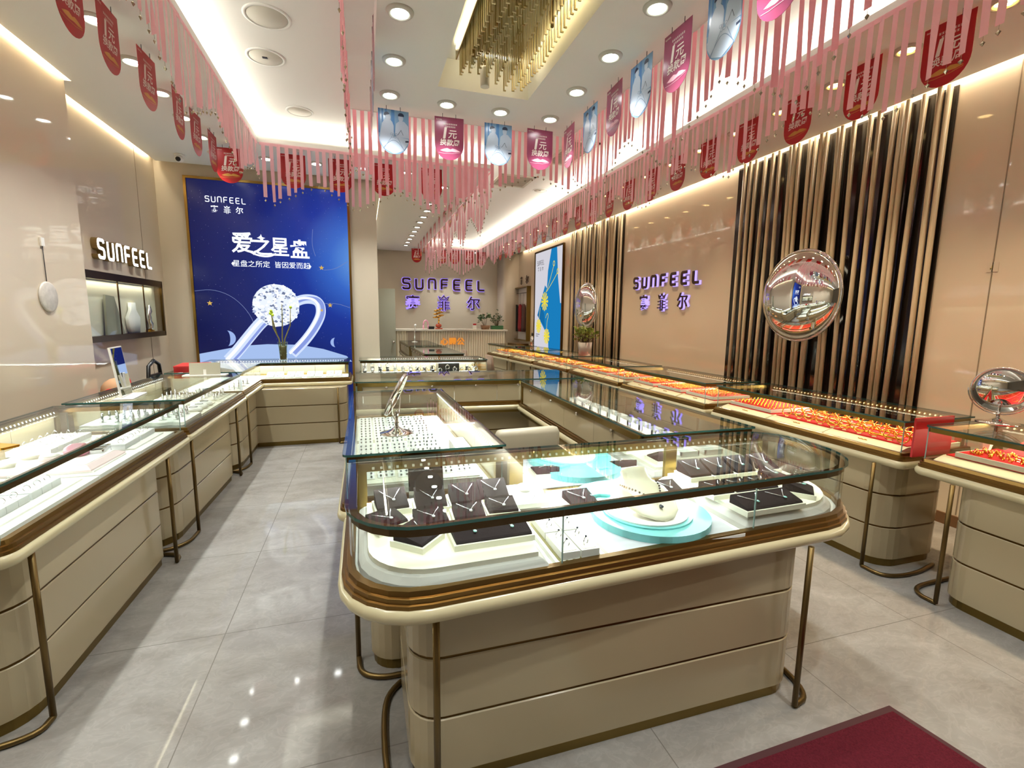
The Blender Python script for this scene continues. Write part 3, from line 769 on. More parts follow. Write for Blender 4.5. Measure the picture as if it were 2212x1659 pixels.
# ---------------------------------------------------------------- pink ribbon garlands with crystal drops
RIB = translucent('pink_satin_ribbon', 'ffdce3', .55, .4); TAPE = mat('pale_pink_tape', 'f4bccb', .5)
RIB_BACKLIT = translucent('pink_ribbon_backlit', 'fac8d0', .55, .4)  # same pink ribbon, its backlit shade put into a darker colour
CRY = mat('smoky_crystal', 'b3a38c', .08, metal=.55, spec=.8)
_rm = {}
def ribbon_mesh(L, deep=False):  # deep picks the ribbon colour darkened for backlight
    q = round(L/.02)*.02
    if (q, deep) not in _rm:
        m = MB(); n = 7; ph = random.uniform(0, 6); tw = random.choice((.08, .1, .15, .3, .9)); rings = []
        for i in range(n):
            z = -q*i/(n-1); a = tw*math.sin(ph+3*i/n)*i/n; w = .0185; c, s = math.cos(a)*w, math.sin(a)*w
            rings.append([(-c, -s-.0004, z), (c, s-.0004, z), (c, s+.0004, z), (-c, -s+.0004, z)])
        m.loft(rings); o = m.build('ribbon', RIB_BACKLIT if deep else RIB); me = o.data; bpy.data.objects.remove(o); _rm[(q, deep)] = (me, q)
    return _rm[(q, deep)]
def crystal_mesh():
    m = MB(); m.tube([(0, 0, .001), (0, 0, -.022)], .0009, 5)
    r = .0125
    for z0, z1, z2 in ((-.022, -.034, -.05),):
        p = [(r*math.cos(a), r*.6*math.sin(a), z1) for a in (0, PI/3, 2*PI/3, PI, 4*PI/3, 5*PI/3)]
        m.add([(0, 0, z0)]+p+[(0, 0, z2)], [(0, i+1, (i+1) % 6+1) for i in range(6)]+[(7, (i+1) % 6+1, i+1) for i in range(6)])
    o = m.build('crystal_drop', CRY); me = o.data; bpy.data.objects.remove(o); return me
CRYM = crystal_mesh()
_gi = [0]
def garland(a, b, z, label_fmt, group, deep=False, pitch=.075, period=.9, lo=.33, hi=.62, sec=1.8, tape=True, phase=0.):
    a, b = Vector(a), Vector(b); L = (b-a).length; d = (b-a).normalized(); ns = max(1, round(L/sec)); ang = math.atan2(d.y, d.x)
    for s in range(ns):
        s0, s1 = L*s/ns, L*(s+1)/ns; p = a+d*s0
        t = thing('ribbon_garland', label_fmt % ORD[s], 'garland', (p.x, p.y, z), ang, group)
        if tape: MB().box(0, s1-s0, -.001, .001, -.03, 0).build('header_tape', RIB, t)
        else: MB().box(0, s1-s0, -.0005, .0005, -.006, 0).build('header_tape', CEIL, t)
        k = 0; x = pitch/2
        while x < s1-s0:
            u = ((s0+x+phase)/period) % 1; l = lo+(hi-lo)*(1-abs(2*u-1))
            me, q = ribbon_mesh(l, deep)
            o = link('ribbon', me, t, (x+random.uniform(-.006, .006), 0, -.004)); o.rotation_euler = (random.gauss(0, .012), random.gauss(0, .014), random.gauss(0, .2))
            link('crystal_drop', CRYM, o, (0, 0, -q))
            x += pitch
garland((-1.02, 1.9), (-1.02, 5.93), ZS, 'pink ribbon garland along the left ceiling edge, %s section from the front', 'pink ribbon garlands', period=1.35, lo=.27, hi=.52, phase=.25)
garland((-1.0, 5.93), (1.55, 6.01), ZS, 'pink ribbon garland before the blue poster, %s section from the left', 'pink ribbon garlands', period=.88, lo=.36, hi=.6, phase=.33)
garland((1.58, 6.05), (1.63, 13.15), ZS, 'pink ribbon garland of the deep row, %s section from the front', 'pink ribbon garlands', period=1.3, lo=.3, hi=.66, sec=1.9)
garland((3.05, 13.15), (1.68, 13.15), ZS, 'pink ribbon garland before the rear wall sign, %s section from the right', 'pink ribbon garlands', lo=.4, hi=.7)
garland((3.06, 13.1), (3.0, 1.3), ZS, 'pink ribbon garland above the gold counters, %s section from the rear', 'pink ribbon garlands', period=1.3, lo=.3, hi=.56, sec=1.9, phase=.2)
garland((-.065, 1.7), (-.065, 5.3), ZU, 'pink ribbon garland left of the dropped ceiling, %s section from the front', 'pink ribbon garlands round the dropped ceiling', True, lo=.42, hi=.74, tape=False)
garland((-.06, 5.32), (2.31, 5.32), ZU, 'pink ribbon garland behind the dropped ceiling, %s section from the left', 'pink ribbon garlands round the dropped ceiling', True, lo=.42, hi=.85, tape=False, period=2.3, phase=.3)
garland((2.31, 5.25), (2.31, 1.6), ZU, 'pink ribbon garland right of the dropped ceiling, %s section from the rear', 'pink ribbon garlands round the dropped ceiling', True, lo=.42, hi=.78, tape=False, period=1.2)

# ---------------------------------------------------------------- signs and posters
def xform(x, y, z, rz): return Matrix.Translation((x, y, z)) @ Matrix.Rotation(rz, 4, 'Z')
SIGNB = mat('sign_dark_bronze', '4a3226', .35, metal=.5)
def wall_sign(name, label, loc, rz, fn, face, halo, fy=-.035, fd=.012, hy=-.004, hd=.004, grow=.009):
    t = thing('wall_sign', label, 'sign', loc, rz, 'shop name signs')
    m = MB(); fn(m, fy, fd, 0); m.build('letter_faces', face, t, recalc=False)
    if halo:
        m = MB(); fn(m, hy, hd, grow); m.build('halo_backing', halo, t, recalc=False)
    return t
PURP = emis('violet_halo', '8f78ff', 1.5)
def f_back(m, y, d, g):
    logo_letters(m, 2.46, .34, .25, .062, d, y, g); q = len(m.v)
    for i in range(len(m.v)): m.v[i] = (m.v[i][0], m.v[i][1], m.v[i][2]+.62)
    shop_chars(m, .4, 1.2, .23, .9, y, d, g)
wall_sign('s', 'bronze shop name with violet glow on the rear wall above the reception desk', (1.09, YB, 1.71), 0, f_back, SIGNB, PURP)
def f_right(m, y, d, g):
    logo_letters(m, 1.68, .2, .16, .042, d, y, g*.8)
    for i in range(len(m.v)): m.v[i] = (m.v[i][0], m.v[i][1], m.v[i][2]+.36)
    shop_chars(m, .235, .83, .12, .5, y, d, g*.8)
wall_sign('s', 'bronze shop name with violet glow between the two slatted panels', (XR, 7.22, 1.71), -PI/2, f_right, SIGNB, emis('violet_halo_right', '9a86ff', 1.8), grow=.007)
def f_far(m, y, d, g):
    for i, ch in enumerate('赛 尔'):
        if ch != ' ': text(m, ch, .24, .15+i*.5, 0, y, d, .02)
    crown_fei(m, .2, .65, 0, y, d)
wall_sign('s', 'three dark bronze characters above the wall niche with hanging garments', (XR, 13.9, 2.6), -PI/2, f_far, SIGNB, None)
def f_left(m, y, d, g): logo_letters(m, 1.19, .19, .13, .028, d, y, g)
lt = wall_sign('s', 'white lit shop name letters on the left wall above the display niche', (XL, 5.48, 2.085), PI/2, f_left, emis('sign_white', 'ffffff', 2.2), None, fy=-.05, fd=.004)
m = MB(); f_left(m, 0, .05, .004); m.build('letter_returns', mat('return_brass', '8b7448', .4, metal=.6), lt, recalc=False)

def poster_mat():
    m = bpy.data.materials.new('starry_poster_print'); m.use_nodes = True; nt = m.node_tree; N = nt.nodes.new; K = nt.links.new
    for n in list(nt.nodes): nt.nodes.remove(n)
    o = N('ShaderNodeOutputMaterial'); em = N('ShaderNodeEmission'); em.inputs[1].default_value = .74
    gl = N('ShaderNodeBsdfGlossy'); gl.inputs['Roughness'].default_value = .2; mxs = N('ShaderNodeMixShader'); mxs.inputs[0].default_value = .03
    tc = N('ShaderNodeTexCoord'); sp = N('ShaderNodeSeparateXYZ'); K(tc.outputs['Object'], sp.inputs[0])
    def math_(op, a, b=None, v=None):
        q = N('ShaderNodeMath'); q.operation = op; K(a, q.inputs[0])
        if b is not None: K(b, q.inputs[1])
        if v is not None: q.inputs[1].default_value = v
        return q.outputs[0]
    vd = N('ShaderNodeVectorMath'); vd.operation = 'DISTANCE'; K(tc.outputs['Object'], vd.inputs[0]); vd.inputs[1].default_value = (2.1, 0, 2.2)
    r = N('ShaderNodeValToRGB'); K(math_('MULTIPLY', vd.outputs['Value'], v=.42), r.inputs[0])
    e = r.color_ramp.elements; e[0].position = .05; e[0].color = lin('6aa4ee'); e[1].position = .95; e[1].color = lin('141a50')
    e.new(.2).color = lin('3a6cd0'); e.new(.36).color = lin('1f3aa0'); e.new(.62).color = lin('182670')
    # bright horizon at the foot
    z = sp.outputs[2]; rz = N('ShaderNodeValToRGB'); K(math_('MULTIPLY', z, v=.5), rz.inputs[0])
    e = rz.color_ramp.elements; e[0].position = .0; e[0].color = (1, 1, 1, 1); e[1].position = .2; e[1].color = (0, 0, 0, 1)
    mx = N('ShaderNodeMix'); mx.data_type = 'RGBA'; K(math_('MULTIPLY', rz.outputs[0], v=.55), mx.inputs[0]); K(r.outputs[0], mx.inputs[6]); mx.inputs[7].default_value = lin('5a8fe0')
    vo = N('ShaderNodeTexVoronoi'); vo.inputs['Scale'].default_value = 26; K(tc.outputs['Object'], vo.inputs['Vector'])
    st = math_('LESS_THAN', vo.outputs['Distance'], v=.055)
    m2 = N('ShaderNodeMix'); m2.data_type = 'RGBA'; K(math_('MULTIPLY', st, v=.6), m2.inputs[0]); K(mx.outputs[2], m2.inputs[6]); m2.inputs[7].default_value = lin('dfe8ff')
    K(m2.outputs[2], em.inputs[0]); K(em.outputs[0], mxs.inputs[1]); K(gl.outputs[0], mxs.inputs[2]); K(mxs.outputs[0], o.inputs[0])
    return m
def star(mb, cx, cz, r, y, n=5, q=.42, a0=PI/2): flat(mb, [((r if i % 2 == 0 else r*q)*math.cos(a0+PI*i/n)+cx, (r if i % 2 == 0 else r*q)*math.sin(a0+PI*i/n)+cz) for i in range(2*n)], y)
def blue_poster():
    x0, x1, z0, z1, y = -2.04, -.165, .12, 3.24, 7.13
    w = x1-x0
    t = thing('lightbox_poster', 'tall lit blue poster of a diamond ring under stars', 'poster', (x0, y, z0))
    h = z1-z0; f = MB()
    f.box(-.03, w+.03, -.05, 0, -.03, .0).box(-.03, w+.03, -.05, 0, h, h+.03).box(-.03, 0, -.05, 0, 0, h).box(w, w+.03, -.05, 0, 0, h)
    f.build('frame', mat('poster_brass', '9a7a3e', .3, metal=1.), t)
    MB().box(0, w, -.03, -.005, 0, h).build('print_panel', poster_mat(), t, (0, 0, 0))
    Wt = emis('poster_white', 'f2f8ff', 1.1); y = -.031
    g = lambda X, Z: (X-x0, Z-z0)
    m = MB(); logo = MB(); logo_letters(logo, .46, .075, .05, .0095, .0004, 0)
    m.add([(a+.19, b+y, c+2.855) for a, b, c in logo.v], logo.f)
    shop_chars(m, .085, .43, 2.77, .14, y, .0004)
    text(m, '爱', .28, .58, 2.36, y, 0, .016, .95); text(m, '之', .26, .8, 2.33, y, 0, .016, .95); text(m, '星', .26, 1.02, 2.33, y, 0, .016, .9); text(m, '盘', .26, 1.26, 2.31, y, 0, .016, .95)
    stroke(m, chaikin([(.64, 2.28), (.75, 2.225), (.88, 2.215), (.97, 2.26)]), .022, .0004, y)
    text(m, '星盘之所定  皆因爱而起', .088, .915, 2.11, y)
    for cx in (.455, 1.375): flat(m, [(cx-.018, 2.11), (cx, 2.085), (cx+.018, 2.11), (cx, 2.135)], y)
    star(m, .8, 2.45, .05, y, 4, .35)
    m.build('lettering', Wt, t, recalc=False)
    # printed ring: band, then the cluster of stones
    m = MB(); y = -.032
    band = chaikin([(.33, .86), (.44, .98), (.58, 1.16), (.74, 1.36), (.82, 1.42)], 2); stroke(m, band, .15, .0004, y)
    loop = chaikin([(1.14, 1.62), (1.3, 1.69), (1.47, 1.66), (1.5, 1.5), (1.42, 1.32), (1.28, 1.12), (1.1, .93)], 3); stroke(m, loop, .125, .0004, y)
    m.build('ring_band_print', emis('ring_pale', 'c6d4f6', .95), t, recalc=False)
    m = MB(); y = -.0328
    stroke(m, [(x+.025, z+.01) for x, z in loop], .05, .0003, y); stroke(m, [(x+.05, z-.01) for x, z in band], .03, .0003, y)
    m.build('ring_shade_print', emis('ring_shade', '8496d8', .9), t, recalc=False)
    m = MB(); stroke(m, [(x-.03, z+.012) for x, z in loop], .03, .0003, y-.0002); stroke(m, [(x-.03, z) for x, z in band], .04, .0003, y-.0002)
    m.build('ring_light_print', emis('ring_light', 'f3f7ff', 1.), t, recalc=False)
    rnd = random.Random(5); m = MB(); y = -.034; cx, cz, R = .935, 1.585, .285
    m.mi = 0; flat(m, ell(cx, cz, R, R*.98, k=28), y)
    for k in range(420):
        rr = R*.98*math.sqrt(rnd.random()); a = rnd.uniform(0, 2*PI); px, pz = cx+rr*math.cos(a), cz+rr*math.sin(a)*.97; s = rnd.uniform(.008, .03); b = rnd.uniform(0, PI)
        m.mi = rnd.choice((0, 0, 1, 1, 2, 3)); 
        flat(m, [(px+s*math.cos(b+q), pz+s*math.sin(b+q)*rnd.uniform(.5, 1)) for q in (0, 1.7, 3.3, 4.9)], y-.0003-.00001*k)
    m.build('diamond_print', [emis('dia0', 'dfe6f6', .95), emis('dia1', 'ffffff', 1.1), emis('dia2', 'a9b4d2', .9), emis('dia3', '707c9c', .8)], t, recalc=False)
    m = MB(); y = -.0335
    for sx, sz, r in ((1.52, 2.1, .035), (.16, 1.6, .035), (1.61, 1.6, .035), (1.5, 1.53, .025)): star(m, sx, sz, r, y)
    m.build('star_print', emis('star_gold', 'd9b45a', .8), t, recalc=False)
    m = MB(); 
    for cx, cz, r in ((.33, 1.15, .1), (1.66, 1.09, .065)):
        sg = 1 if cx < 1 else -1; A = [-PI/2+PI*i/16 for i in range(17)]
        out = [(cx+sg*r*math.cos(q), cz+r*math.sin(q)) for q in A]; inn = [(cx+sg*r*.35*math.cos(q), cz+r*math.sin(q)) for q in A]
        m.add([(x, -.0318, z) for x, z in out+inn], [(k, k+1, 18+k, 17+k) for k in range(16)])
    m.build('planet_print', emis('planet_pale', '9fb8ee', .8), t, recalc=False)
    m = MB()
    flat(m, [(.0, .82), (.0, .95), (.2, .99), (.5, 1.05), (.8, 1.07), (1.2, 1.06), (1.5, 1.0), (1.8, .9), (1.87, .82)], -.0312); m.build('moon_ground_print', emis('ground_pale', 'a8c2f0', .8), t, recalc=False)
    m = MB()
    for p in ([(0, 1.75), (.2, 1.78), (.42, 1.7), (.6, 1.5), (.68, 1.28)], [(1.55, 2.07), (1.7, 2.09), (1.86, 2.2)], [(1.5, 1.62), (1.7, 1.63), (1.87, 1.57)], [(1.43, 2.6), (1.41, 2.4), (1.45, 2.25)]):
        stroke(m, chaikin(p), .005, .0002, -.0314)
    m.build('orbit_print', emis('orbit_line', '8d9ccf', .6), t, recalc=False)
blue_poster()

def right_poster():
    t = thing('lightbox_poster', 'tall white and blue poster of yellow flower earrings on the right wall', 'poster', (XR, 12.1, .62), -PI/2)
    w, h = 1.82, 2.6
    f = MB(); f.box(-.04, w+.04, -.05, 0, -.04, 0).box(-.04, w+.04, -.05, 0, h, h+.04).box(-.04, 0, -.05, 0, 0, h).box(w, w+.04, -.05, 0, 0, h); f.build('frame', DBRASS, t)
    MB().box(0, w, -.03, -.005, 0, h).build('print_panel', emis('poster_pale', 'e6e4ee', .66), t)
    B = emis('poster_blue', '1d86c8', .7); B2 = emis('poster_deep_blue', '166aa4', .8); Yl = emis('poster_yellow', 'dccb3c', .95)
    m = MB(); y = -.031
    flat(m, [(1.1, h), (1.45, h), (1.55, 1.9), (1.72, 1.3), (1.82, 1.3), (1.82, 0), (1.05, 0), (1.02, .35), (.8, .62), (.2, 1.02), (.72, 1.76), (.85, 1.68), (.9, 2.1)], y)
    m.build('blue_sheet_print', B, t, recalc=False)
    m = MB(); flat(m, [(.2, 1.02), (.78, .7), (.7, 1.05), (.5, 1.25)], y-.0005); m.build('fold_print', B2, t, recalc=False)
    m = MB(); y = -.0325
    for cx, cz, r in ((.72, 1.36, .24), (.32, .74, .19), (.9, .5, .2)):
        for k in range(12):
            a = 2*PI*k/12; c, s = math.cos(a), math.sin(a)
            flat(m, [(cx+c*r*.15-s*.01, cz+s*r*.15+c*.01), (cx+c*r*.9-s*.035, cz+s*r*.9+c*.035), (cx+c*r, cz+s*r), (cx+c*r*.9+s*.035, cz+s*r*.9-c*.035), (cx+c*r*.15+s*.01, cz+s*r*.15-c*.01)], y-.00002*k)
        flat(m, ell(cx, cz, r*.3, r*.3), y-.0004)
    for p in ([(.8, 1.58), (1.0, 1.8), (1.28, 2.2)], [(.84, 1.6), (1.2, 1.8), (1.5, 2.0)], [(.9, .7), (.92, .9), (1.0, .98), (.95, 1.08), (.85, 1.02), (.82, .95)], [(.34, .93), (.36, 1.05), (.42, 1.2)]): stroke(m, chaikin(p), .018, .0003, y)
    for cx, cz in ((1.28, 2.24), (1.53, 2.04)): stroke(m, ell(cx, cz, .05, .055, k=14), .022, .0003, y, True)
    m.build('earring_print', Yl, t, recalc=False)
    m = MB(); q = MB(); logo_letters(q, .5, .12, .06, .014, .0003, 0); m.add([(a+.13, b+y, c+2.28) for a, b, c in q.v], q.f); shop_chars(m, .1, .38, 2.18, .15, y, .0003)
    for k in range(2): flat(m, [(.12, .52-k*.05), (.4-k*.1, .52-k*.05), (.4-k*.1, .535-k*.05), (.12, .535-k*.05)], y)
    m.build('lettering', emis('poster_grey_ink', '6e6a70', .5), t, recalc=False)
right_poster()

# ---------------------------------------------------------------- slatted panels and convex mirrors
def slat_panel(y0, y1, label, seed, n):
    rnd = random.Random(seed)
    t = thing('slatted_wall_panel', label, 'wall panel', (XR, y0, 0), group='slatted wall panels')
    L = y1-y0
    MB().box(-.012, -.001, 0, L, 0, ZS-.01).build('black_backing', mat('black_gloss', '1d1714', .12), t)
    P = mat('pole_beige', 'c8b696', .3)
    k = 0; y = .03
    ys = []
    while y < L-.03:
        ys.append(y); y += rnd.choice((.048, .052, .06, .085, .115, .14))
    for y in ys:
        ti = rnd.choice((0, 0, .03, -.03, .05, -.04))
        b = min(max(y+ti, .02), L-.02)
        MB().tube([(-.05-rnd.uniform(0, .03), y, ZS-.004), (-.05, b, .0)], .0205, 10).build('pole', P, t)
slat_panel(2.745, 4.99, 'black wall panel with leaning beige poles behind the bangle counter', 3, 34)
slat_panel(7.64, 9.9, 'black wall panel with leaning beige poles beyond the violet shop name', 9, 30)
def convex_mirror(y, z, r, label):
    t = thing('convex_wall_mirror', label, 'mirror', (XR-.13, y, z), -PI/2, 'round convex wall mirrors')
    prof = []
    for k in range(15):
        q = k/14; prof.append((r*math.sin(q*PI/2)+.001, -.0+.16*math.cos(q*PI/2)))
    M = Matrix.Rotation(PI/2, 4, 'X')
    m = MB().lathe(prof+[(r, -.012), (.001, -.012)], 48); m.xf(M).build('mirror_dome', MIRROR, t)
    m = MB().torus((0, 0, 0), r+.006, .012, 48, 8); m.xf(M).build('rim', CHROME, t)
    m = MB().torus((0, 0, -.02), r*.86, .008, 40, 6); m.xf(M).build('halo_light', emis('mirror_halo', 'fff0d0', 5), t)
convex_mirror(3.87, 1.845, .45, 'large domed round mirror on the nearer slatted panel, reflecting the shop')
convex_mirror(8.8, 1.83, .44, 'domed round mirror on the farther slatted panel above the potted plant')

# wall hook on the right
t = thing('wall_hook', 'clear stick-on hook on the right wall above the table mirror', 'hook', (XR, 2.375, 2.0), -PI/2)
MB().box(-.035, .035, -.004, 0, -.035, .035).build('pad', mat('hook_pad', 'cdbfa8', .3), t)
MB().tube([(0, -.004, .01), (0, -.012, -.01), (0, -.022, -.018), (0, -.026, -.008)], .003, 6).build('hook_wire', BRASS, t)
# medallion on the left pier
t = thing('wall_medallion', 'pale round ornament hanging from a cord on the left pier', 'ornament', (-2.199, 4.39, 1.7), PI/2)
m = MB().lathe([(.001, .012), (.1, .012), (.108, .008), (.11, 0), (.001, 0)], 32); m.xf(Matrix.Rotation(PI/2, 4, 'X')).build('disc', mat('pale_shell', 'd6cfc6', .3, noise=.35, nscale=30), t)
MB().tube([(0, -.004, .11), (0, -.004, .36)], .0025, 6).build('cord', GRID, t)
MB().box(-.02, .02, -.01, 0, .36, .42).build('hook_pad', WHITE, t)

# ---------------------------------------------------------------- wall niche at the left, garment niche at the right
def left_niche():
    t = thing('display_niche', 'bronze framed three-pane wall display box under the white shop name', 'display case', (XL, 4.95, 1.34), PI/2)
    w, h = 1.86, .6
    MB().box(0, w, -.012, -.004, 0, h).build('back_panel', mat('niche_cream', 'd8d3bd', .5), t)
    f = MB(); f.box(0, w, -.09, 0, -.02, .035).box(0, w, -.09, 0, h-.05, h+.02).box(w-.035, w, -.09, 0, 0, h).box(0, .03, -.09, 0, 0, h)
    for x in (.78, 1.36): f.box(x-.006, x+.006, -.08, -.07, 0, h)
    f.build('frame', DBRASS, t)
    MB().box(.03, w-.035, -.078, -.072, .035, h-.05).build('pane', GLASS, t)
    lamp('AREA', (XL+.05, 5.9, 1.34+h-.06), 2.2, (1, .95, .75), shape='RECTANGLE', size=.04, size_y=1.6)
    b = thing('bust_board', 'grey tapering necklace board inside the left wall display box', 'display stand', (XL+.02, 5.5, 1.376), PI/2)
    m = MB(); p = [(0, 0), (.36, 0), (.2, .37), (.03, .38)]; m.add([(x, -.012, z) for x, z in p]+[(x, -.03, z) for x, z in p], [(0, 1, 2, 3), (7, 6, 5, 4)]+[(i, (i+1) % 4, 4+(i+1) % 4, 4+i) for i in range(4)]); m.build('board', mat('board_grey', '9c9a80', .5, noise=.3), b)
    b = thing('necklace_bust', 'white neck-shaped stand inside the left wall display box', 'display stand', (XL+.035, 6.1, 1.376), PI/2)
    m = MB(); m.loft([[(x*sx, y*.4, z) for x, y in rpoly([(-1, -.04), (1, -.04), (1, .04), (-1, .04)], .03, 2)] for sx, z in ((.1, 0), (.13, .08), (.14, .16), (.06, .24), (.05, .32))], smooth=True); m.build('bust', WHITE, b)
    b = thing('twisted_trophy', 'silver twisted statuette at the right end of the left wall display box', 'ornament', (XL+.035, 6.5, 1.376), PI/2)
    MB().box(-.06, .06, -.025, .02, 0, .02).build('foot', GOLD, b)
    m = MB(); m.tube([(.02*math.sin(k*1.1), -.005, .02+k*.035) for k in range(9)], [.03, .022, .03, .02, .028, .02, .03, .02, .012], 8); m.build('statuette', SILVER, b)
left_niche()
def garment_niche():
    t = thing('garment_niche', 'lit wall niche with brass frame near the far right corner', 'niche', (XR, 14.05, .95), -PI/2)
    w, h = 1.5, 1.45
    MB().box(0, w, -.01, -.002, 0, h).build('back_panel', mat('niche_white', 'cfc8c0', .5), t)
    f = MB(); f.box(-.03, w+.03, -.12, 0, -.03, 0).box(-.03, w+.03, -.12, 0, h, h+.03).box(-.03, 0, -.12, 0, 0, h).box(w, w+.03, -.12, 0, 0, h); f.build('frame', BRASS, t)
    MB().box(.05, .12, -.03, -.012, .2, h-.02).build('light_strip', emis('niche_strip', 'fff6e6', 4), t)
    MB().tube([(.2, -.06, h-.14), (w-.05, -.06, h-.14)], .008, 8).build('rail', BLACK, t)
    for k, (y, c, n) in enumerate(((.42, BLACK, 'black'), (.78, mat('garment_red', '8e1a24', .8), 'dark red'), (1.1, mat('garment_brown', '4a2a24', .8), 'brown'))):
        g = thing('hanging_garment', '%s garment hanging in the far right niche' % n, 'garment', (XR-.06, 14.05-y, .95+h-.15), -PI/2, 'garments in the niche')
        m = MB(); m.loft([[(x*sx, yy*.8, z) for x, yy in rpoly([(-1, -.03), (1, -.03), (1, .03), (-1, .03)], .025, 2)] for sx, z in ((.02, -.3), (.09, -.34), (.13, -.42), (.11, -.6), (.14, -.95), (.1, -1.08))], smooth=True); m.build('cloth', c, g)
        MB().tube([(0, 0, 0), (0, 0, -.31)], .004, 6).build('hanger', BLACK, g)
garment_niche()

# ---------------------------------------------------------------- door, reception desk, stools and what stands there
d = struct('door_1', MB().box(.22, .72, 11.55, 11.59, .01, 2.2), mat('door_grey_green', 'a9aa9a', .4), 'pale grey-green door standing beside the reception desk')
MB().lathe([(.001, 0), (.012, 0), (.012, .03), (.03, .045), (.03, .06), (.001, .07)], 16).xf(Matrix.Translation((.66, 11.55, .97)) @ Matrix.Rotation(PI/2, 4, 'X')).build('door_knob', CHROME, d)
def desk():
    t = thing('reception_desk', 'fluted cream reception desk with orange characters on its front', 'desk', (.75, 12.25, 0))
    w, h = 2.87, 1.25
    MB().box(-.03, w+.03, -.05, .6, h-.04, h).build('desk_top', mat('desk_top', 'd8d0c0', .25), t)
    MB().box(0, w, .02, .55, .0, h-.04).build('carcass', CREAM, t)
    m = MB(); p = []; n = 46
    for k in range(n):
        a, b = .03+(w-.06)*k/n, .03+(w-.06)*(k+1)/n; q = (b-a)
        p += [(a, .02), (a+q*.12, 0), (a+q*.5, -.012), (a+q*.88, 0)]
    m.prism([(.03, .03)]+p+[(w-.03, .02), (w-.03, .03)], .08, h-.045); m.build('fluted_front', mat('flute_cream', 'e2d6bd', .35), t)
    MB().box(.3, .62, -.02, .0, .85, h-.045).build('inset_panel', mat('inset_taupe', '9c8a78', .4), t)
    m = MB(); text(m, '心靈公', .2, 1.43, .93, -.02, .015, .02, 1.05); m.build('lettering', emis('desk_orange', 'e08a30', .9), t)
    MB().box(.01, w-.01, -.005, .5, 0, .08).build('plinth', BRASS, t)
desk()
DT = 1.25
def plant_pot(name, label, x, y, z, pot_r, pot_h, potm, leaf, n, spread, height, leafw=.03, seed=1, kind='bush', box=False):
    rnd = random.Random(seed); t = thing(name, label, 'plant', (x, y, z))
    if box: MB().box(-pot_r, pot_r, -pot_r*.5, pot_r*.5, 0, pot_h).build('planter', potm, t)
    else: MB().lathe([(.001, 0), (pot_r*.82, 0), (pot_r, pot_h), (pot_r*.9, pot_h), (pot_r*.85, pot_h*.85), (.001, pot_h*.85)], 24).build('pot', potm, t)
    st = MB(); lf = MB()
    for k in range(n):
        a = rnd.uniform(0, 2*PI); r = spread*math.sqrt(rnd.random()); top = Vector((r*math.cos(a), r*math.sin(a)*(.6 if box else 1), pot_h+height*rnd.uniform(.35, 1)*(1-.35*r/spread)))
        b = Vector((top.x*.2, top.y*.2, pot_h*.85)); st.tube([b, (b+top)/2+Vector((0, 0, .02)), top], .003, 5)
        for q in range(4):
            c = top+Vector((rnd.gauss(0, .018), rnd.gauss(0, .018), rnd.gauss(0, .02))); u = Vector((rnd.gauss(0, 1), rnd.gauss(0, 1), rnd.uniform(-.2, .9))).normalized(); v = u.cross(Vector((rnd.gauss(0, 1), rnd.gauss(0, 1), rnd.gauss(0, 1)))).normalized(); l = leafw*rnd.uniform(.8, 1.4)
            lf.add([c, c+u*l*.5+v*l*.35, c+u*l*1.2, c+u*l*.5-v*l*.35], [(0, 1, 2, 3)])
    st.build('stems', mat('stem_brown', '5c4a2c', .7), t); lf.build('foliage', leaf, t, recalc=False)
    return t
GREEN = mat('leaf_green', '5a7a2a', .5); DGREEN = mat('leaf_dark_green', '2c4a22', .5); YGREEN = mat('leaf_yellow_green', '7c8a34', .5)
plant_pot('potted_bamboo', 'sparse leaning plant in a brown bowl on the reception desk', 3.1, 12.45, DT, .13, .11, mat('bowl_brown', '7a5a40', .4), DGREEN, 9, .3, .4, .08, 4)
plant_pot('potted_bonsai', 'small dark green bonsai in a green box on the reception desk', 3.42, 12.45, DT, .16, .1, mat('box_green', '2c5a34', .5), DGREEN, 26, .17, .42, .04, 6, box=True)
t = thing('money_tree', 'golden money tree ornament on the reception desk', 'ornament', (1.86, 12.45, DT))
MB().box(-.09, .09, -.06, .06, 0, .03).ball((0, 0, .09), (.08, .06, .06)).build('base', mat('amber_red', 'a8482a', .3), t)
MB().tube([(0, 0, .14), (.01, 0, .3)], .018, 8).build('trunk', GOLD, t)
m = MB()
for k in range(9): m.ball(((k % 3-1)*.08*(1-k*.03), 0, .3+k*.028), (.075-.003*k, .04, .022), 10, 5)
m.build('crown', mat('gold_leafage', 'c08a34', .35, metal=.7), t)
t = thing('rainbow_ornament', 'small pink arch ornament on the reception desk', 'ornament', (1.53, 12.45, DT))
m = MB()
m.tube([(.06*math.cos(a), 0, .1+.12*math.sin(a)) for a in [PI*k/10 for k in range(11)]], .018, 8).tube([(.06, 0, .1), (.06, 0, .0)], .018, 8).tube([(-.06, 0, .1), (-.06, 0, 0)], .018, 8); m.build('arch', ROSE, t)
tag(MB().box(1.6, 1.74, 12.4, 12.46, DT, DT+.07).build('card_stand', BLACK), 'black little card box beside the golden tree on the reception desk', 'box')
t = thing('price_sign', 'white and red table card on the reception desk beside the brown bowl', 'card', (2.8, 12.4, DT))
MB().box(-.05, .05, -.01, .01, 0, .16).build('card', WHITE, t); MB().box(-.045, .045, -.0115, -.01, .11, .15).build('red_band', REDBOX, t)
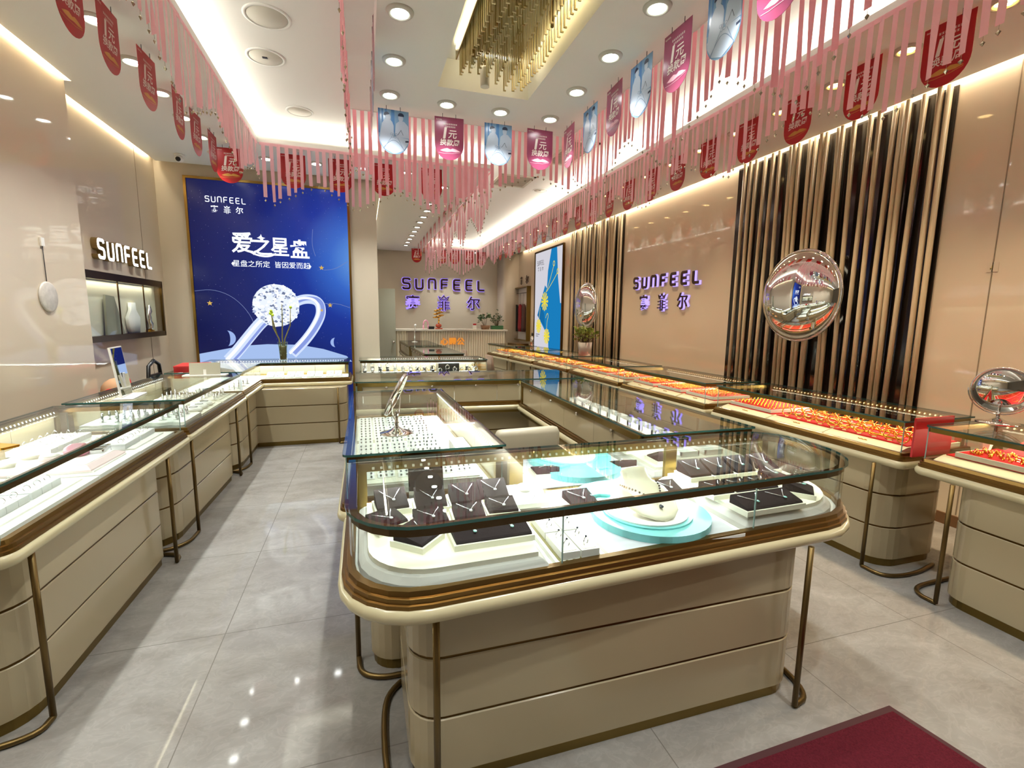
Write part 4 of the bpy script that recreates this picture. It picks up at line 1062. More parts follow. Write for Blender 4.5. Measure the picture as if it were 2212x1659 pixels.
def stool(x, y, rz, label):
    t = thing('bar_stool', label, 'stool', (x, y, 0), rz, 'stools at the gold counters')
    M_ = mat('stool_leather', 'cf9a5c', .45)
    m = MB(); m.prism(rpoly([(-.2, -.19), (.2, -.19), (.2, .19), (-.2, .19)], .09, 5), .56, .66); m.build('seat', M_, t)
    m = MB(); ring = lambda z, o: z3([(x_, y_+o) for x_, y_ in rpoly([(-.19, .15), (.19, .15), (.19, .2), (-.19, .2)], .02, 3)], z)
    m.loft([ring(.6, 0), ring(.8, .03), ring(.95, .05)], smooth=True); m.build('backrest', mat('stool_taupe', '8c7460', .5), t)
    for sx in (-.16, .16):
        for sy in (-.15, .15): MB().tube([(sx*1.15, sy*1.15, 0), (sx, sy, .57)], .014, 8).build('leg', DBRASS, t)
    MB().tube([(.17, .16, .22), (-.17, .16, .22), (-.17, -.16, .22), (.17, -.16, .22)], .009, 6, True).build('footrest', DBRASS, t)
stool(2.22, 7.75, PI/2, 'tan cushioned stool by the gold counters, nearer of the pair')
stool(2.05, 9.0, PI/2, 'tan cushioned stool by the gold counters, farther of the pair near the reception desk')
def staff_chair():
    t = thing('staff_chair', 'greige leather chair inside the centre island', 'chair', (1.06, 3.35, 0), .06)
    L_ = mat('greige_leather', 'a79e88', .38)
    m = MB(); m.prism(rpoly([(-.26, -.24), (.26, -.24), (.26, .24), (-.26, .24)], .08, 5), .40, .50); m.build('seat', L_, t)
    m = MB(); R_ = lambda z, y, w, d: z3([(x_, y_+y) for x_, y_ in rpoly([(-w, -d), (w, -d), (w, d), (-w, d)], min(.045, d*.9), 4)], z)
    m.loft([R_(.42, -.24, .235, .05), R_(.6, -.26, .245, .05), R_(.79, -.27, .24, .045), R_(.822, -.27, .225, .03), R_(.83, -.27, .2, .012)], smooth=True); m.build('backrest', L_, t)
    MB().tube([(0, 0, .06), (0, 0, .4)], .03, 12).build('column', CHROME, t)
    for k in range(5):
        a = 2*PI*k/5; lg = MB().tube([(0, 0, .09), (.25*math.cos(a), .25*math.sin(a), .06)], .018, 8).build('leg', CHROME, t)
        MB().ball((.25*math.cos(a), .25*math.sin(a), .028), .027, 10, 6).build('caster', BLACK, lg)
staff_chair()
t = thing('folding_chair', 'black chair with a looped backrest behind the left counters', 'chair', (-2.1, 5.83, 0), PI/2)
m = MB(); m.tube([(-.17, 0, .0), (-.17, 0, .85), (-.13, 0, 1.05), (0, 0, 1.1), (.13, 0, 1.05), (.17, 0, .85), (.17, 0, 0)], .018, 10); m.build('frame', BLACK, t)
MB().box(-.16, .16, -.015, .015, .9, .96).build('backrest', BLACK, t); MB().box(-.18, .18, .02, .19, .45, .48).build('seat', BLACK, t)
for x in (-.17, .17): MB().tube([(x, .18, 0), (x, .18, .46)], .015, 8).build('leg', BLACK, t)
t = thing('gift_box', 'red box on the back ledge of the corner counter', 'box', (-1.72, 5.75, ZT), .1)
MB().box(-.13, .13, -.2, .2, 0, .05).build('carton', REDBOX, t); MB().box(-.132, .132, -.202, .202, .05, .062).build('lid', mat('red_lid', 'c02026', .4), t)
t = thing('plush_toy', 'tan and red soft toy sitting behind the middle left counter', 'toy', (-2.14, 5.15, 0), PI/2)
MB().box(-.2, .2, -.13, .13, 0, .8).build('carton', mat('carton_tan', 'a88858', .7), t); m = MB().ball((-.05, 0, .9), (.12, .11, .11)); m.build('body', mat('plush_tan', 'c79a74', .8), t)
MB().ball((.1, 0, .93), (.05, .06, .09)).ball((-.16, 0, .87), (.05, .05, .06)).build('red_trim', mat('plush_red', 'c8201e', .7), t)

# red entrance mat
m = MB(); p = [(2.054, 1.235), (.95, 1.19), (.98, .2), (2.25, .2), (2.2, .45)]
p = [(2.054, 1.237), (.9, 1.207), (.92, .1), (2.23, .1)]
t = thing('entrance_mat', 'dark red pile mat on the floor in front of the island counter', 'mat', (0, 0, 0))
MB().prism(p, .001, .009).build('rubber_border', mat('mat_edge', '3a1418', .8), t)
MB().prism(offs(p, .03), .009, .016).build("pile", mat("mat_pile", "5a1c27", .95, spec=.1, noise=.5, nscale=160, bump=.9), t)

# ---------------------------------------------------------------- what lies in the cases
def board(name, label, cat, poly, z0, z1, m, rad=.003, rim=None, slab=None, group=None):
    t = thing(name, label, cat, (0, 0, 0), group=group)
    MB().prism(rpoly(poly, rad, 6), z0, z1).build('block', m, t)
    if slab: MB().prism(rpoly(offs(poly, slab[0]), rshift(rad if isinstance(rad, list) else [rad]*len(poly), slab[0]), 6), z1, z1+slab[1]).build('slab', IVORY, t)
    if rim: MB().prism(rpoly(offs(poly, rim[0]), rad, 6), z1, z1+rim[1]).build('inlay', rim[2], t)
    return t
BZ = .782
GLI = 'risers in the front counter'
t = thing('display_riser', 'rounded grey and ivory riser at the left end of the front counter', 'display riser', (0, 0, 0), group=GLI)
PL, RLd = [(-.042, 1.325), (.56, 1.345), (.58, 1.985), (-.042, 1.985)], [.23, .015, .01, .01]
m = MB(); R = lambda d, z: z3(rpoly(offs(PL, d), rshift(RLd, d), 6), z)
m.loft([R(0, BZ), R(.004, .80), R(.022, .818), R(.03, .822)], smooth=False); m.build('felt_base', GREYB, t)
MB().prism(rpoly(offs(PL, .034), rshift(RLd, .034), 8), .822, .838).build('ivory_slab', IVORY, t)
t = thing('display_riser', 'rounded grey and ivory riser at the right end of the front counter', 'display riser', (0, 0, 0), group=GLI)
PR, RRd = [(1.395, 1.40), (2.045, 1.435), (2.06, 1.985), (1.385, 1.985)], [.015, .32, .12, .01]
m = MB(); R = lambda d, z: z3(rpoly(offs(PR, d), rshift(RRd, d), 6), z)
m.loft([R(0, BZ), R(.004, .80), R(.022, .818), R(.03, .822)], smooth=False); m.build('felt_base', GREYB, t)
MB().prism(rpoly(offs(PR, .034), rshift(RRd, .034), 8), .822, .838).build('ivory_slab', IVORY, t)

CHAINM = mat('silver_chain', 'eceaf0', .25, metal=.7, emit=0)
STONE = mat('clear_stone', 'f4fbff', .05, spec=1., coat=.5); BLUES = mat('blue_stone', '9fd6d0', .05, spec=1.); DGEM = mat('dark_gem', '2c3444', .05, spec=1.)
GP = 'dark brown necklace pads'
def nk_(l): return l.replace('small ', '').replace(' at the front of', ' fronting').replace('in the middle row of the', 'mid row').replace('in the back row of the', 'back row').replace('turned to the right at the rounded end of', 'turned right on')
def pad(x, y, z, rz, w, d, label, hgt=.05, n=1, round_=False, mats_=(None, None), gem=STONE, neck='silver necklace', nlabel=None):
    t = thing('necklace_pad', label, 'display pad', (x, y, z), rz, GP)
    MB().box(-w/2-.008, w/2+.008, -d/2-.008, d/2+.008, 0, .02).build('tray', IVORY, t)
    m = MB(); lo, hi = .024, hgt
    sec = [(-d/2, .012), (-d/2, lo), (-d/2+.006, lo+.005), (d/2-.012, hi), (d/2-.002, hi+.004), (d/2, hi-.004), (d/2, .012)]
    m.loft([[(xx, yy, zz) for yy, zz in sec] for xx in (-w/2, w/2)])
    if round_:
        q = MB().lathe([(.001, -.006), (w*.46, -.006), (w*.46, .006), (.001, .006)], 24); q.xf(Matrix.Translation((0, d/2-.01, hi+.012)) @ Matrix.Rotation(1.05, 4, 'X')); m.add(q.v, q.f)
    m.build('velvet_cushion', DBROWN, t)
    sl = (hi-lo-.005)/(d-.018)
    for k in range(n):
        cx = (k-(n-1)/2)*w/n; hw = min(w/n*.36, .05)
        nk = thing('pendant_necklace', nlabel[k] if nlabel else '%s on the %s' % (neck, nk_(label)), 'necklace', (x, y, z), rz, 'pendant necklaces')
        f = lambda u, v: (cx+u, v, lo+.0085+(v+d/2-.006)*sl)
        tip = f(0.006, -d*.12); m = MB()
        pts = [f(-hw, d/2-.016), f(-hw*.45, d*.1), tip, f(hw*.5, d*.12), f(hw*.9, d/2-.016)]
        m.tube(pts, .0016, 5); m.build('chain', CHAINM, nk)
        MB().ball((tip[0], tip[1]-.008, tip[2]+.001), (.0065, .009, .004), 10, 6).build('pendant', gem, nk)
pad(.155, 1.55, .838, .85, .115, .115, 'small brown pad turned corner-on at the front of the left riser', n=1)
pad(.40, 1.52, .838, .03, .265, .12, 'long brown pad with two pendants at the front of the left riser', n=2, gem=BLUES, nlabel=['silver bead necklace on the left half of the long brown pad', 'silver pendant necklace on the right half of the long brown pad'])
for k, (x, y, r) in enumerate(((.06, 1.70, .5), (.215, 1.68, .1), (.36, 1.695, -.05), (.495, 1.715, -.05))):
    pad(x, y, .838, r, .115, .10, 'brown pad in the middle row of the left riser, %s from the left' % ORD[k], .045)
for k, (x, y, r, rd) in enumerate(((.085, 1.86, .1, 0), (.235, 1.84, 0, 1), (.375, 1.845, -.03, 0), (.50, 1.865, -.06, 0))):
    pad(x, y, .838, r, .12, .11, 'brown pad in the back row of the left riser, %s from the left' % ORD[k], .065, round_=rd)
pad(.87, 1.79, .797, .05, .12, .11, 'brown pad left of the teal plinth'); pad(1.315, 1.80, .797, -.05, .11, .10, 'brown pad right of the teal plinth')
pad(1.555, 1.475, .838, .04, .29, .095, 'long brown pad with two pendants at the front of the right riser', n=2, gem=BLUES, nlabel=['silver pendant necklace on the left half of the long pad of the right riser', 'silver pendant necklace on the right half of the long pad of the right riser'])
pad(1.82, 1.565, .838, .75, .11, .12, 'brown pad turned to the right at the rounded end of the right riser', .06, gem=BLUES)
for k, x in enumerate((1.455, 1.575, 1.695)): pad(x, 1.65, .838, .03, .108, .10, 'brown pad in the middle row of the right riser, %s from the left' % ORD[k], .045, gem=BLUES)
pad(1.84, 1.73, .838, .6, .11, .1, 'brown pad behind the turned pad of the right riser', .05, gem=BLUES)
for k, x in enumerate((1.51, 1.64, 1.775, 1.92)): pad(x, 1.87, .838, .02, .115, .11, 'brown pad in the back row of the right riser, %s from the left' % ORD[k], .07, gem=BLUES)
t = thing('counter_mirror_stand', 'dark square mirror leaning behind the left riser, two lamp reflections in it', 'mirror', (.24, 2.0, .80), 0)
q = MB().box(-.075, .075, -.004, .004, .0, .165); q.xf(Matrix.Rotation(-.22, 4, 'X')).build('panel', mat('smoked_mirror', '4a4c4c', .03, metal=1.), t)
MB().tube([(0, .03, .11), (0, .045, .03)], .004, 6).build('strut', BLACK, t)
t = thing('necklace_card', 'white sloping board with a dark chain beside the brown pads', 'display stand', (.655, 1.88, .80), 0)
m = MB(); m.loft([[(x, -.07, 0), (x, -.07, .02), (x, .06, .06), (x, .06, 0)] for x in (-.08, .08)]); m.build('board', WHITE, t)
q = MB().lathe([(.001, 0), (.03, 0), (.03, .008), (.001, .01)], 20); q.xf(Matrix.Translation((0, .03, .05)) @ Matrix.Rotation(.3, 4, 'X')).build('white_disc', WHITE, t)
n_ = thing('chain_necklace', 'dark beaded chain looped over the white sloping board', 'necklace', (.655, 1.88, .80), 0)
m = MB(); pp = chaikin([(-.055, .05), (-.05, 0), (-.02, -.05), (.0, -.06), (.03, -.03), (.05, .02), (.05, .055)])
for x, y in pp: m.ball((x, y, .024+(y+.07)*.31), .0024, 6, 4)
m.build('beads', mat('steel_bead', '6f7680', .2, metal=1.), n_)
# ring boxes between riser and centre board
t = board('slotted_tray', 'white slotted tray under the ring boxes of the front counter', 'tray', [(.585, 1.345), (.765, 1.35), (.765, 1.74), (.585, 1.74)], BZ, .797, WHITE, .02, rim=(.012, .0008, mat('slot_olive', '8a8250', .6)))
m = MB()
for k in range(6): m.box(.604+k*.0255, .604+k*.0255+.016, 1.36, 1.375, .7975, .7985)
m.build('white_slots', WHITE, t)  # white bars over the tray inlay
def ring(name, x, y, z, label, group, R=.0105, r=.0016, mt=SILVER, gem=DGEM, rz=0., parent=None):
    t = thing(name, label, 'ring', (x, y, z), rz, group)
    MB().torus((0, 0, R*.75), R, r, 22, 6, 'y', 1.6).build('band', mt, t)
    MB().ball((0, 0, R*1.75+.003), (.0042, .0042, .0035), 8, 5).build('stone', gem, t)
    return t
kk = 0
for i, x in enumerate((.64, .712)):
    for j, y in enumerate((1.445, 1.605)):
        t = thing('ring_box', 'white block for two rings, %s %s of the slotted tray' % (('left', 'right')[i], ('front', 'rear')[j]), 'ring box', (x, y, .7985), 0, 'white ring blocks of the front counter')
        MB().box(-.033, .033, -.075, .075, 0, .026).build('block', WHITE, t); MB().box(-.024, .024, -.066, .066, .026, .0275).build('slot_pad', IVORY, t)
        for q, dy in enumerate((-.035, .035)):
            ring('gem_ring', x, y+dy, .8262, 'silver ring with a dark stone on the %s %s white block, %s of its two' % (('left', 'right')[i], ('front', 'rear')[j], ('nearer', 'farther')[q]), 'silver rings of the front counter', R=.0135, r=.0014, rz=.35+.2*i)
# centre board with teal plinth, bust and necklace
board('display_board', 'pale grey board with white rim under the teal plinth', 'display board', [(.785, 1.352), (1.365, 1.375), (1.375, 2.0), (.79, 2.0)], BZ, .795, WHITE, .003, rim=(.02, .0015, mat('board_grey_satin', 'c7c8cf', .4)))
t = thing('teal_plinth', 'flat teal cloud-shaped plinth in the middle of the front counter', 'plinth', (0, 0, .797))
m = MB(); m.prism(ell(1.09, 1.60, .235, .235, k=44), 0, .028); m.build('round_block', TEAL, t); MB().prism(ell(1.075, 1.825, .2, .15, k=36), 0, .0275).build('rear_block', TEAL, t)
MB().prism(ell(1.075, 1.60, .178, .178, k=40), .028, .034).build('raised_ring', TEAL, t); MB().prism(ell(1.072, 1.60, .163, .163, k=40), .034, .04).build('white_disc', WHITE, t)
m = MB(); m.tube([(.9, 1.80, .03), (.93, 1.79, .034), (.96, 1.80, .034), (.99, 1.785, .034), (1.01, 1.79, .03)], .008, 8); m.tube([(1.12, 1.86, .03), (1.15, 1.875, .034), (1.18, 1.865, .034), (1.21, 1.88, .03)], .008, 8); m.build('ripple_trim', TEAL, t)
t = thing('neck_bust', 'cream leather neck bust lying on the teal plinth', 'display bust', (1.075, 1.60, .837))
m = MB(); rings = []
for y, z, w, th in ((-.135, .006, .006, .006), (-.125, .011, .045, .011), (-.09, .02, .085, .02), (-.03, .036, .112, .033), (.03, .056, .108, .045), (.065, .072, .085, .05), (.085, .086, .066, .05), (.10, .105, .058, .045), (.112, .122, .062, .04), (.12, .128, .04, .025), (.122, .129, .01, .006)):
    rings.append([(w*math.cos(2*PI*i/28), y+(-.35*th*math.sin(2*PI*i/28) if z > .06 else 0), max(z+th*math.sin(2*PI*i/28)*(.9 if z < .06 else .55), .001)) for i in range(28)])
m.loft(rings, smooth=True); m.build('leather_form', mat('cream_leather', 'e9e0c8', .38), t)
nk = thing('gem_necklace', 'dark gemstone necklace draped on the cream neck bust', 'necklace', (1.075, 1.60, .837))
m = MB(); pts = [(-.09, .06, .085), (-.085, .02, .088), (-.065, -.015, .086), (-.03, -.05, .072), (0, -.075, .058), (.03, -.045, .076), (.05, -.005, .092), (.06, .04, .105)]
for a, b in zip(pts, pts[1:]):
    for q in (0, .33, .66):
        p = [a[i]*(1-q)+b[i]*q for i in range(3)]; m.ball(p, .0048, 6, 4)
m.build('gem_chain', mat('gem_steel', '3c4656', .1, metal=.6), nk); MB().ball((.002, -.095, .046), (.007, .012, .006), 8, 6).build('drop_pendant', DGEM, nk)

# ---- left arm: earring cards
CARD = mat('white_card', 'f0f0ec', .4); BIT = mat('silver_bit', '5c626a', .2, metal=.7)
board('display_riser', 'grey-sided riser nearest the viewer inside the left arm', 'display riser', [(-.06, 2.17), (.53, 2.16), (.53, 2.42), (-.06, 2.42)], BZ, .832, GREYB, .004, slab=(.012, .006))
board('display_board', 'white lipped tray in the middle of the left arm', 'display board', [(-.06, 2.5), (.46, 2.5), (.46, 3.05), (-.06, 3.05)], BZ, .80, IVORY, .004, rim=(.02, .001, WHITE))
board('display_board', 'white lipped tray at the rear of the left arm', 'display board', [(-.06, 3.1), (.46, 3.1), (.46, 3.62), (-.06, 3.62)], BZ, .806, IVORY, .004, rim=(.02, .001, WHITE))
def make_card():
    t = thing('earring_card', '', 'jewellery card')
    q = MB().box(-.04, .04, -.0012, .0012, 0, .085); q.xf(Matrix.Rotation(-.95, 4, 'X')).build('card', CARD, t)
    m = MB(); rnd = random.Random(2)
    for i in range(3):
        for j in range(4): m.ball((-.026+i*.026, -.0035, .012+j*.02), (.0055, .0035, .006), 6, 4)
    m.xf(Matrix.Rotation(-.95, 4, 'X')).build('earring_rows', BIT, t)
    return t
CP = make_card(); _c = [0]
def card(x, y, z, rz, label, group='earring cards of the left arm', tilt=0.):
    if not _c[0]: o = CP; o.location = (x, y, z); o.rotation_euler = (0, 0, rz); o['label'] = label; o['group'] = group; _c[0] = 1
    else: o = dup(CP, (x, y, z), rz, label, group)
    if tilt: o.rotation_euler = (tilt, 0, rz)
for k in range(6): card(-.01+k*.094, 2.235+.012*(k % 2), .84, .05, 'white earring card on the nearest riser of the left arm, %s from the left' % ORD[k])
for r in range(3):
    for k in range(5): card(-.005+k*.092, 2.56+r*.16, .803, .03, 'earring card, middle tray of the left arm, %s row, %s from the left' % (ORD[r], ORD[k]), tilt=.2 if k < 3 else .45)
for r in range(3):
    for k in range(5): card(-.005+k*.092, 3.15+r*.15, .809, .03, 'earring card, rear tray of the left arm, %s row, %s from the left' % (ORD[r], ORD[k]), tilt=.1)
tag(MB().box(-.065, .0, 2.42, 2.49, BZ, .80).build('pink_card', mat('dusty_pink', 'c98a94', .4)), 'dusty pink card lying at the left edge of the left arm', 'card')
tag(MB().box(.49, .58, 2.55, 2.9, BZ, .84).build('long_box', mat('pale_blue_box', 'dfe6ea', .4)), 'long white box along the right side inside the left arm', 'box')
def table_mirror(x, y, z, rz, label, R, H, tilt, slim=False):
    t = thing('table_mirror', label, 'mirror', (x, y, z), rz, 'round chrome table mirrors')
    MB().lathe([(.001, 0), (R*.72, 0), (R*.74, .004), (R*.4, .012), (.03, .022), (.012, .035), (.001, .036)], 36).build('base', CHROME, t)
    m = MB(); m.lathe([(.01, .03), (.009, H*.25), (.013, H*.28), (.008, H*.3), (.008, H*.5), (.01, H*.5+.01), (.001, H*.5+.02)], 14); m.build('stem', CHROME, t)
    M = Matrix.Translation((0, 0, H)) @ Matrix.Rotation(tilt, 4, 'X') @ Matrix.Rotation(PI/2, 4, 'X')
    m = MB().torus((0, 0, 0), R, .006, 40, 8, 'z', 1.5); m.xf(M).build('rim', CHROME, t)
    m = MB().lathe([(.001, -.004), (R-.002, -.004), (R-.002, .004), (.001, .004)], 40); m.xf(M).build('mirror_glass', MIRROR, t)
    m = MB().tube([((R+.012)*math.cos(a), 0, (R+.012)*math.sin(a)) for a in [PI+PI*k/20 for k in range(21)]], .004, 8); m.xf(Matrix.Translation((0, 0, H))).build('yoke', CHROME, t)
table_mirror(.147, 2.45, ZT, PI/2-.25, 'round chrome table mirror seen edge-on atop the left arm of the island', .112, .2, .45)
table_mirror(3.64, 1.83, ZT, -1.13, 'round chrome table mirror on the gold counter at the right edge, reflecting pink ribbons', .135, .2, .1)

# ---- right arm and back arm
board('display_riser', 'grey-sided riser at the near end of the right arm', 'display riser', [(1.47, 2.14), (2.05, 2.12), (2.05, 2.36), (1.47, 2.37)], BZ, .83, GREYB, .004, slab=(.012, .006))
def open_box(x, y, z, w, d, h, label, group):
    t = thing('open_box', label, 'box', (x, y, z), 0, group)
    m = MB(); m.box(-w, w, -d, d, 0, .008).box(-w, w, -d, -d+.008, .008, h).box(-w, w, d-.008, d, .008, h).box(-w, -w+.008, -d, d, .008, h).box(w-.008, w, -d, d, .008, h); m.build('walls', WHITE, t)
    MB().box(-w+.01, w-.01, -d+.01, d-.01, .008, .012).build('lining', mat('box_lining', 'cfd6d2', .5), t)
for k, x in enumerate((1.56, 1.72, 1.88)): open_box(x, 2.24, .836, .06, .07, .03, 'open white jewellery box on the near riser of the right arm, %s from the left' % ORD[k], 'open boxes of the right arm')
for k in range(11): open_box(1.95, 2.55+k*.16, BZ, .055, .06, .045, 'open white box in the row along the right arm, %s from the near end' % ORD[k], 'open boxes of the right arm')
board('display_riser', 'low white riser inside the back counter of the island', 'display riser', [(.1, 4.6), (1.9, 4.5), (1.9, 4.9), (.1, 5.0)], BZ, .80, WHITE, .004)

# ---- left row: boards, ring boxes, pink set
GB = 'stepped white boards of the left counter'
def step_board(poly, z, label, m=WHITE, group=GB):
    t = thing('display_board', label, 'display board', (0, 0, 0), group=group)
    m_ = MB(); m_.prism(poly, BZ, z); m_.build('lower_step', m, t); MB().prism(offs(poly, .045), z, z+.008).build('upper_step', m, t)
step_board([(-1.87, 2.06), (-1.262, 2.06), (-1.256, 2.74), (-1.87, 2.74)], .803, 'stepped white board with ring boxes at the near end of the left counter')
step_board([(-1.87, 2.75), (-1.256, 2.75), (-1.25, 3.17), (-1.87, 3.17)], .806, 'white board carrying the pale pink tray in the left counter')
step_board([(-1.87, 3.18), (-1.25, 3.18), (-1.243, 3.68), (-1.87, 3.68)], .803, 'stepped white board with ring boxes at the far end of the left counter')
def ring_box():
    t = thing('ring_box', '', 'ring box'); MB().box(-.033, .033, -.033, .033, 0, .03).build('block', mat('ring_block_white', 'e6e8ea', .4), t); MB().box(-.027, .027, -.027, .027, .03, .032).build('pad', WHITE, t); return t
RB = ring_box(); RS = None; _b = [0]
def rbox(x, y, z, rz, label):
    global RS
    G = 'white ring boxes of the left counter'
    if not _b[0]: o = RB; o.location = (x, y, z); o.rotation_euler = (0, 0, rz); o['label'] = label; o['group'] = G
    else: dup(RB, (x, y, z), rz, label, G)
    rl = label.replace('white ring box', 'silver ring on box')
    if not _b[0]: RS = ring('silver_ring', x, y, z+.033, rl, 'silver rings of the left counter', R=.012, r=.0016, gem=STONE, rz=rz+.6)
    else: dup(RS, (x, y, z+.033), rz+random.uniform(-.6, 1.2), rl, 'silver rings of the left counter')
    _b[0] = 1
for r in range(6):
    for k in range(3): rbox(-1.385-k*.069, 2.24+r*.069+.012*(r > 2), .811, 0, 'white ring box, near end of left counter, %s row, %s from the walkway' % (ORD[r], ORD[k]))
for r in range(6):
    for k in range(3): rbox(-1.37-k*.069, 3.25+r*.066+.02*(r > 2), .811, 0, 'white ring box, far end of left counter, %s row, %s from the walkway' % (ORD[r], ORD[k]))
for r in range(6):
    for k in range(3): rbox(-1.70-k*.068, 3.22+r*.07, .811, 0, 'white ring box, back of left counter, %s row, %s from the walkway' % (ORD[r], ORD[k]))
t = thing('pink_tray', 'pale pink slope-edged tray in the left counter', 'tray', (0, 0, 0))
PP = [(-1.8, 2.79), (-1.31, 2.79), (-1.30, 3.13), (-1.8, 3.13)]
m = MB(); m.loft([z3(PP, .8145), z3(PP, .822), z3(offs(PP, .03), .84)]); m.build('bevelled_block', PINKM, t)
MB().prism(offs(PP, .035), .84, .8425).build('white_inlay', WHITE, t)
t = thing('round_box', 'pale pink round box on the pink tray', 'box', (-1.52, 2.9, .8425)); MB().lathe([(.001, 0), (.045, 0), (.045, .014), (.042, .016), (.045, .018), (.045, .03), (.04, .034), (.001, .035)], 28).build('tin', PINKM, t)
MB().lathe([(.001, .035), (.034, .035), (.03, .039), (.001, .04)], 24).build('lid_top', WHITE, t)
t = thing('pink_pouch', 'rose pink pouch-shaped ring holder on the pink tray', 'ring holder', (-1.47, 3.02, .8425), .3)
MB().lathe([(.001, 0), (.04, .002), (.055, .02), (.05, .045), (.03, .06), (.012, .064), (.001, .064)], 24).build('pouch', ROSE, t); MB().ball((.035, -.02, .055), .012, 10, 8).build('knob', mat('coral_pink', 'd9607c', .35), t)
t = thing('digital_scale', 'small silver pocket scale beside the pink pouch', 'scale', (-1.405, 3.10, .8425), .15)
m = MB(); m.prism(rpoly([(-.035, -.07), (.035, -.07), (.035, .07), (-.035, .07)], .012, 4), 0, .018); m.build('case', SILVER, t); MB().box(-.022, .022, .01, .06, .018, .0195).build('display', BLACK, t); MB().box(-.022, .022, -.055, -.02, .018, .0195).build('button_panel', GRID, t)
for k, (x, y) in enumerate(((-1.68, 2.86), (-1.66, 3.0))):
    t = thing('ring_dish', 'ivory oval ring dish behind the pink tray items, %s of two' % ('nearer', 'farther')[k], 'dish', (x, y, .8425), 0, 'ivory ring dishes'); m = MB(); m.loft([[(.045*s*math.cos(2*PI*i/24), .03*s*math.sin(2*PI*i/24), z) for i in range(24)] for s, z in ((.75, 0), (1, .022), (.9, .022), (.8, .014))], smooth=True); m.build('dish', IVORY, t)
for k in range(3):
    open_box(-1.78, 2.2+k*.21, .811, .07, .095, .06, 'grey-white deep box at the rear of the left counter, %s from the near end' % ORD[k], 'deep boxes of the left counter')
t = thing('mobile_phone', 'phone in a gold case lying on top of the nearest left counter', 'phone', (-1.56, 2.62, ZT), 1.15)
MB().prism(rpoly([(-.037, -.078), (.037, -.078), (.037, .078), (-.037, .078)], .012, 4), 0, .009).build('case', GOLD, t); MB().prism(rpoly([(-.034, -.075), (.034, -.075), (.034, .075), (-.034, .075)], .01, 4), .009, .0095).build('screen', mat('case_amber', 'c9a04a', .15), t); MB().box(-.03, -.005, .045, .07, .0095, .012).build('camera_block', GOLD, t)
# standing mirrors on the left row
def easel_mirror(x, y, rz, w, h, label, tilt, face, back):
    t = thing('standing_mirror', label, 'mirror', (x, y, ZT), rz, 'standing mirrors of the left counters')
    MB().box(-w*.7, w*.7, -.06, .06, 0, .008).build('base', WHITE, t)
    M = Matrix.Translation((0, .02, .008)) @ Matrix.Rotation(tilt, 4, 'X')
    MB().box(-w/2, w/2, -.006, .006, 0, h).xf(M).build('frame', back, t); MB().box(-w/2+.008, w/2-.008, -.0075, -.006, .008, h-.008).xf(M).build('mirror_glass', face, t)
    MB().box(-.012, .012, .02, .028, 0, h*.5).build('support', WHITE, t)
easel_mirror(-1.6, 4.0, PI/2+.1, .22, .35, 'tall white framed mirror reflecting the blue poster on the middle left counter', -.12, MIRROR, WHITE)
easel_mirror(-1.47, 5.25, PI+.0, .26, .115, 'low beige backed mirror turned away on the middle left counter', .1, MIRROR, mat('mirror_back_beige', 'b9b4a2', .4))

# ---- middle left counter: silver bangles and pads
SG = 'silver bangles of the middle left counter'
t = thing('wavy_riser', 'grey wavy-edged riser at the near end of the middle left counter', 'display riser', (0, 0, 0))
wv = [(-1.86+.62*k/24, 3.85+.012*math.sin(k*1.3)) for k in range(25)]
MB().prism(wv+[(-1.24, 4.25), (-1.86, 4.25)], BZ, .81).build('block', GREYB, t); MB().prism([(x, y+.03) for x, y in wv]+[(-1.24, 4.24), (-1.86, 4.24)], .81, .826).build('top_step', WHITE, t)
step_board([(-1.86, 4.3), (-1.25, 4.3), (-1.245, 4.85), (-1.86, 4.85)], .80, 'stepped ivory board in the middle left counter', IVORY)
step_board([(-1.86, 4.88), (-1.245, 4.88), (-1.24, 5.36), (-1.86, 5.36)], .80, 'stepped ivory board at the far end of the middle left counter', IVORY)
def bangle_proto(name, mt, stand, R=.03, r=.0035):
    t = thing(name, '', 'bangle'); MB().torus((0, 0, R+r), R, r, 26, 6, 'x', 1.8).build('hoop', mt, t); MB().box(-.022, .022, -.011, .011, 0, .004).build('tag_foot', stand, t); return t
BP = bangle_proto('silver_bangle', SILVER, WHITE); _s = [0]
def bangle(src, flag, x, y, z, rz, label, group):
    if not flag[0]: flag[0] = 1; src.location = (x, y, z); src.rotation_euler = (0, 0, rz); src['label'] = label; src['group'] = group
    else: dup(src, (x, y, z), rz, label, group)
for r in range(3):
    for k in range(6): bangle(BP, _s, -1.32-k*.09, 3.98+r*.1, .826, .5, 'silver bangle on the wavy riser, %s row, %s from the walkway' % (ORD[r], ORD[k]), SG)
for r in range(4):
    for k in range(5): bangle(BP, _s, -1.33-k*.1, 4.93+r*.1, .809, .4, 'silver bangle, far ivory board of middle left counter, %s row, %s from the walkway' % (ORD[r], ORD[k]), SG)
for k in range(6):
    t = thing('bracelet_pillow', 'white bracelet pillow in the middle left counter, %s from the near end' % ORD[k], 'display pillow', (-1.34-.17*(k % 2), 4.4+.14*(k//2), .808), .3, 'white bracelet pillows')
    m = MB(); m.loft([[(x*s, y*s, z) for x, y in rpoly([(-.06, -.045), (.06, -.045), (.06, .045), (-.06, .045)], .015, 3)] for s, z in ((1, 0), (1.03, .012), (.9, .028), (.6, .03))], smooth=True); m.build('cushion', WHITE, t)
    MB().torus((0, 0, .032), .03, .002, 20, 5).build('bracelet', BIT, t)

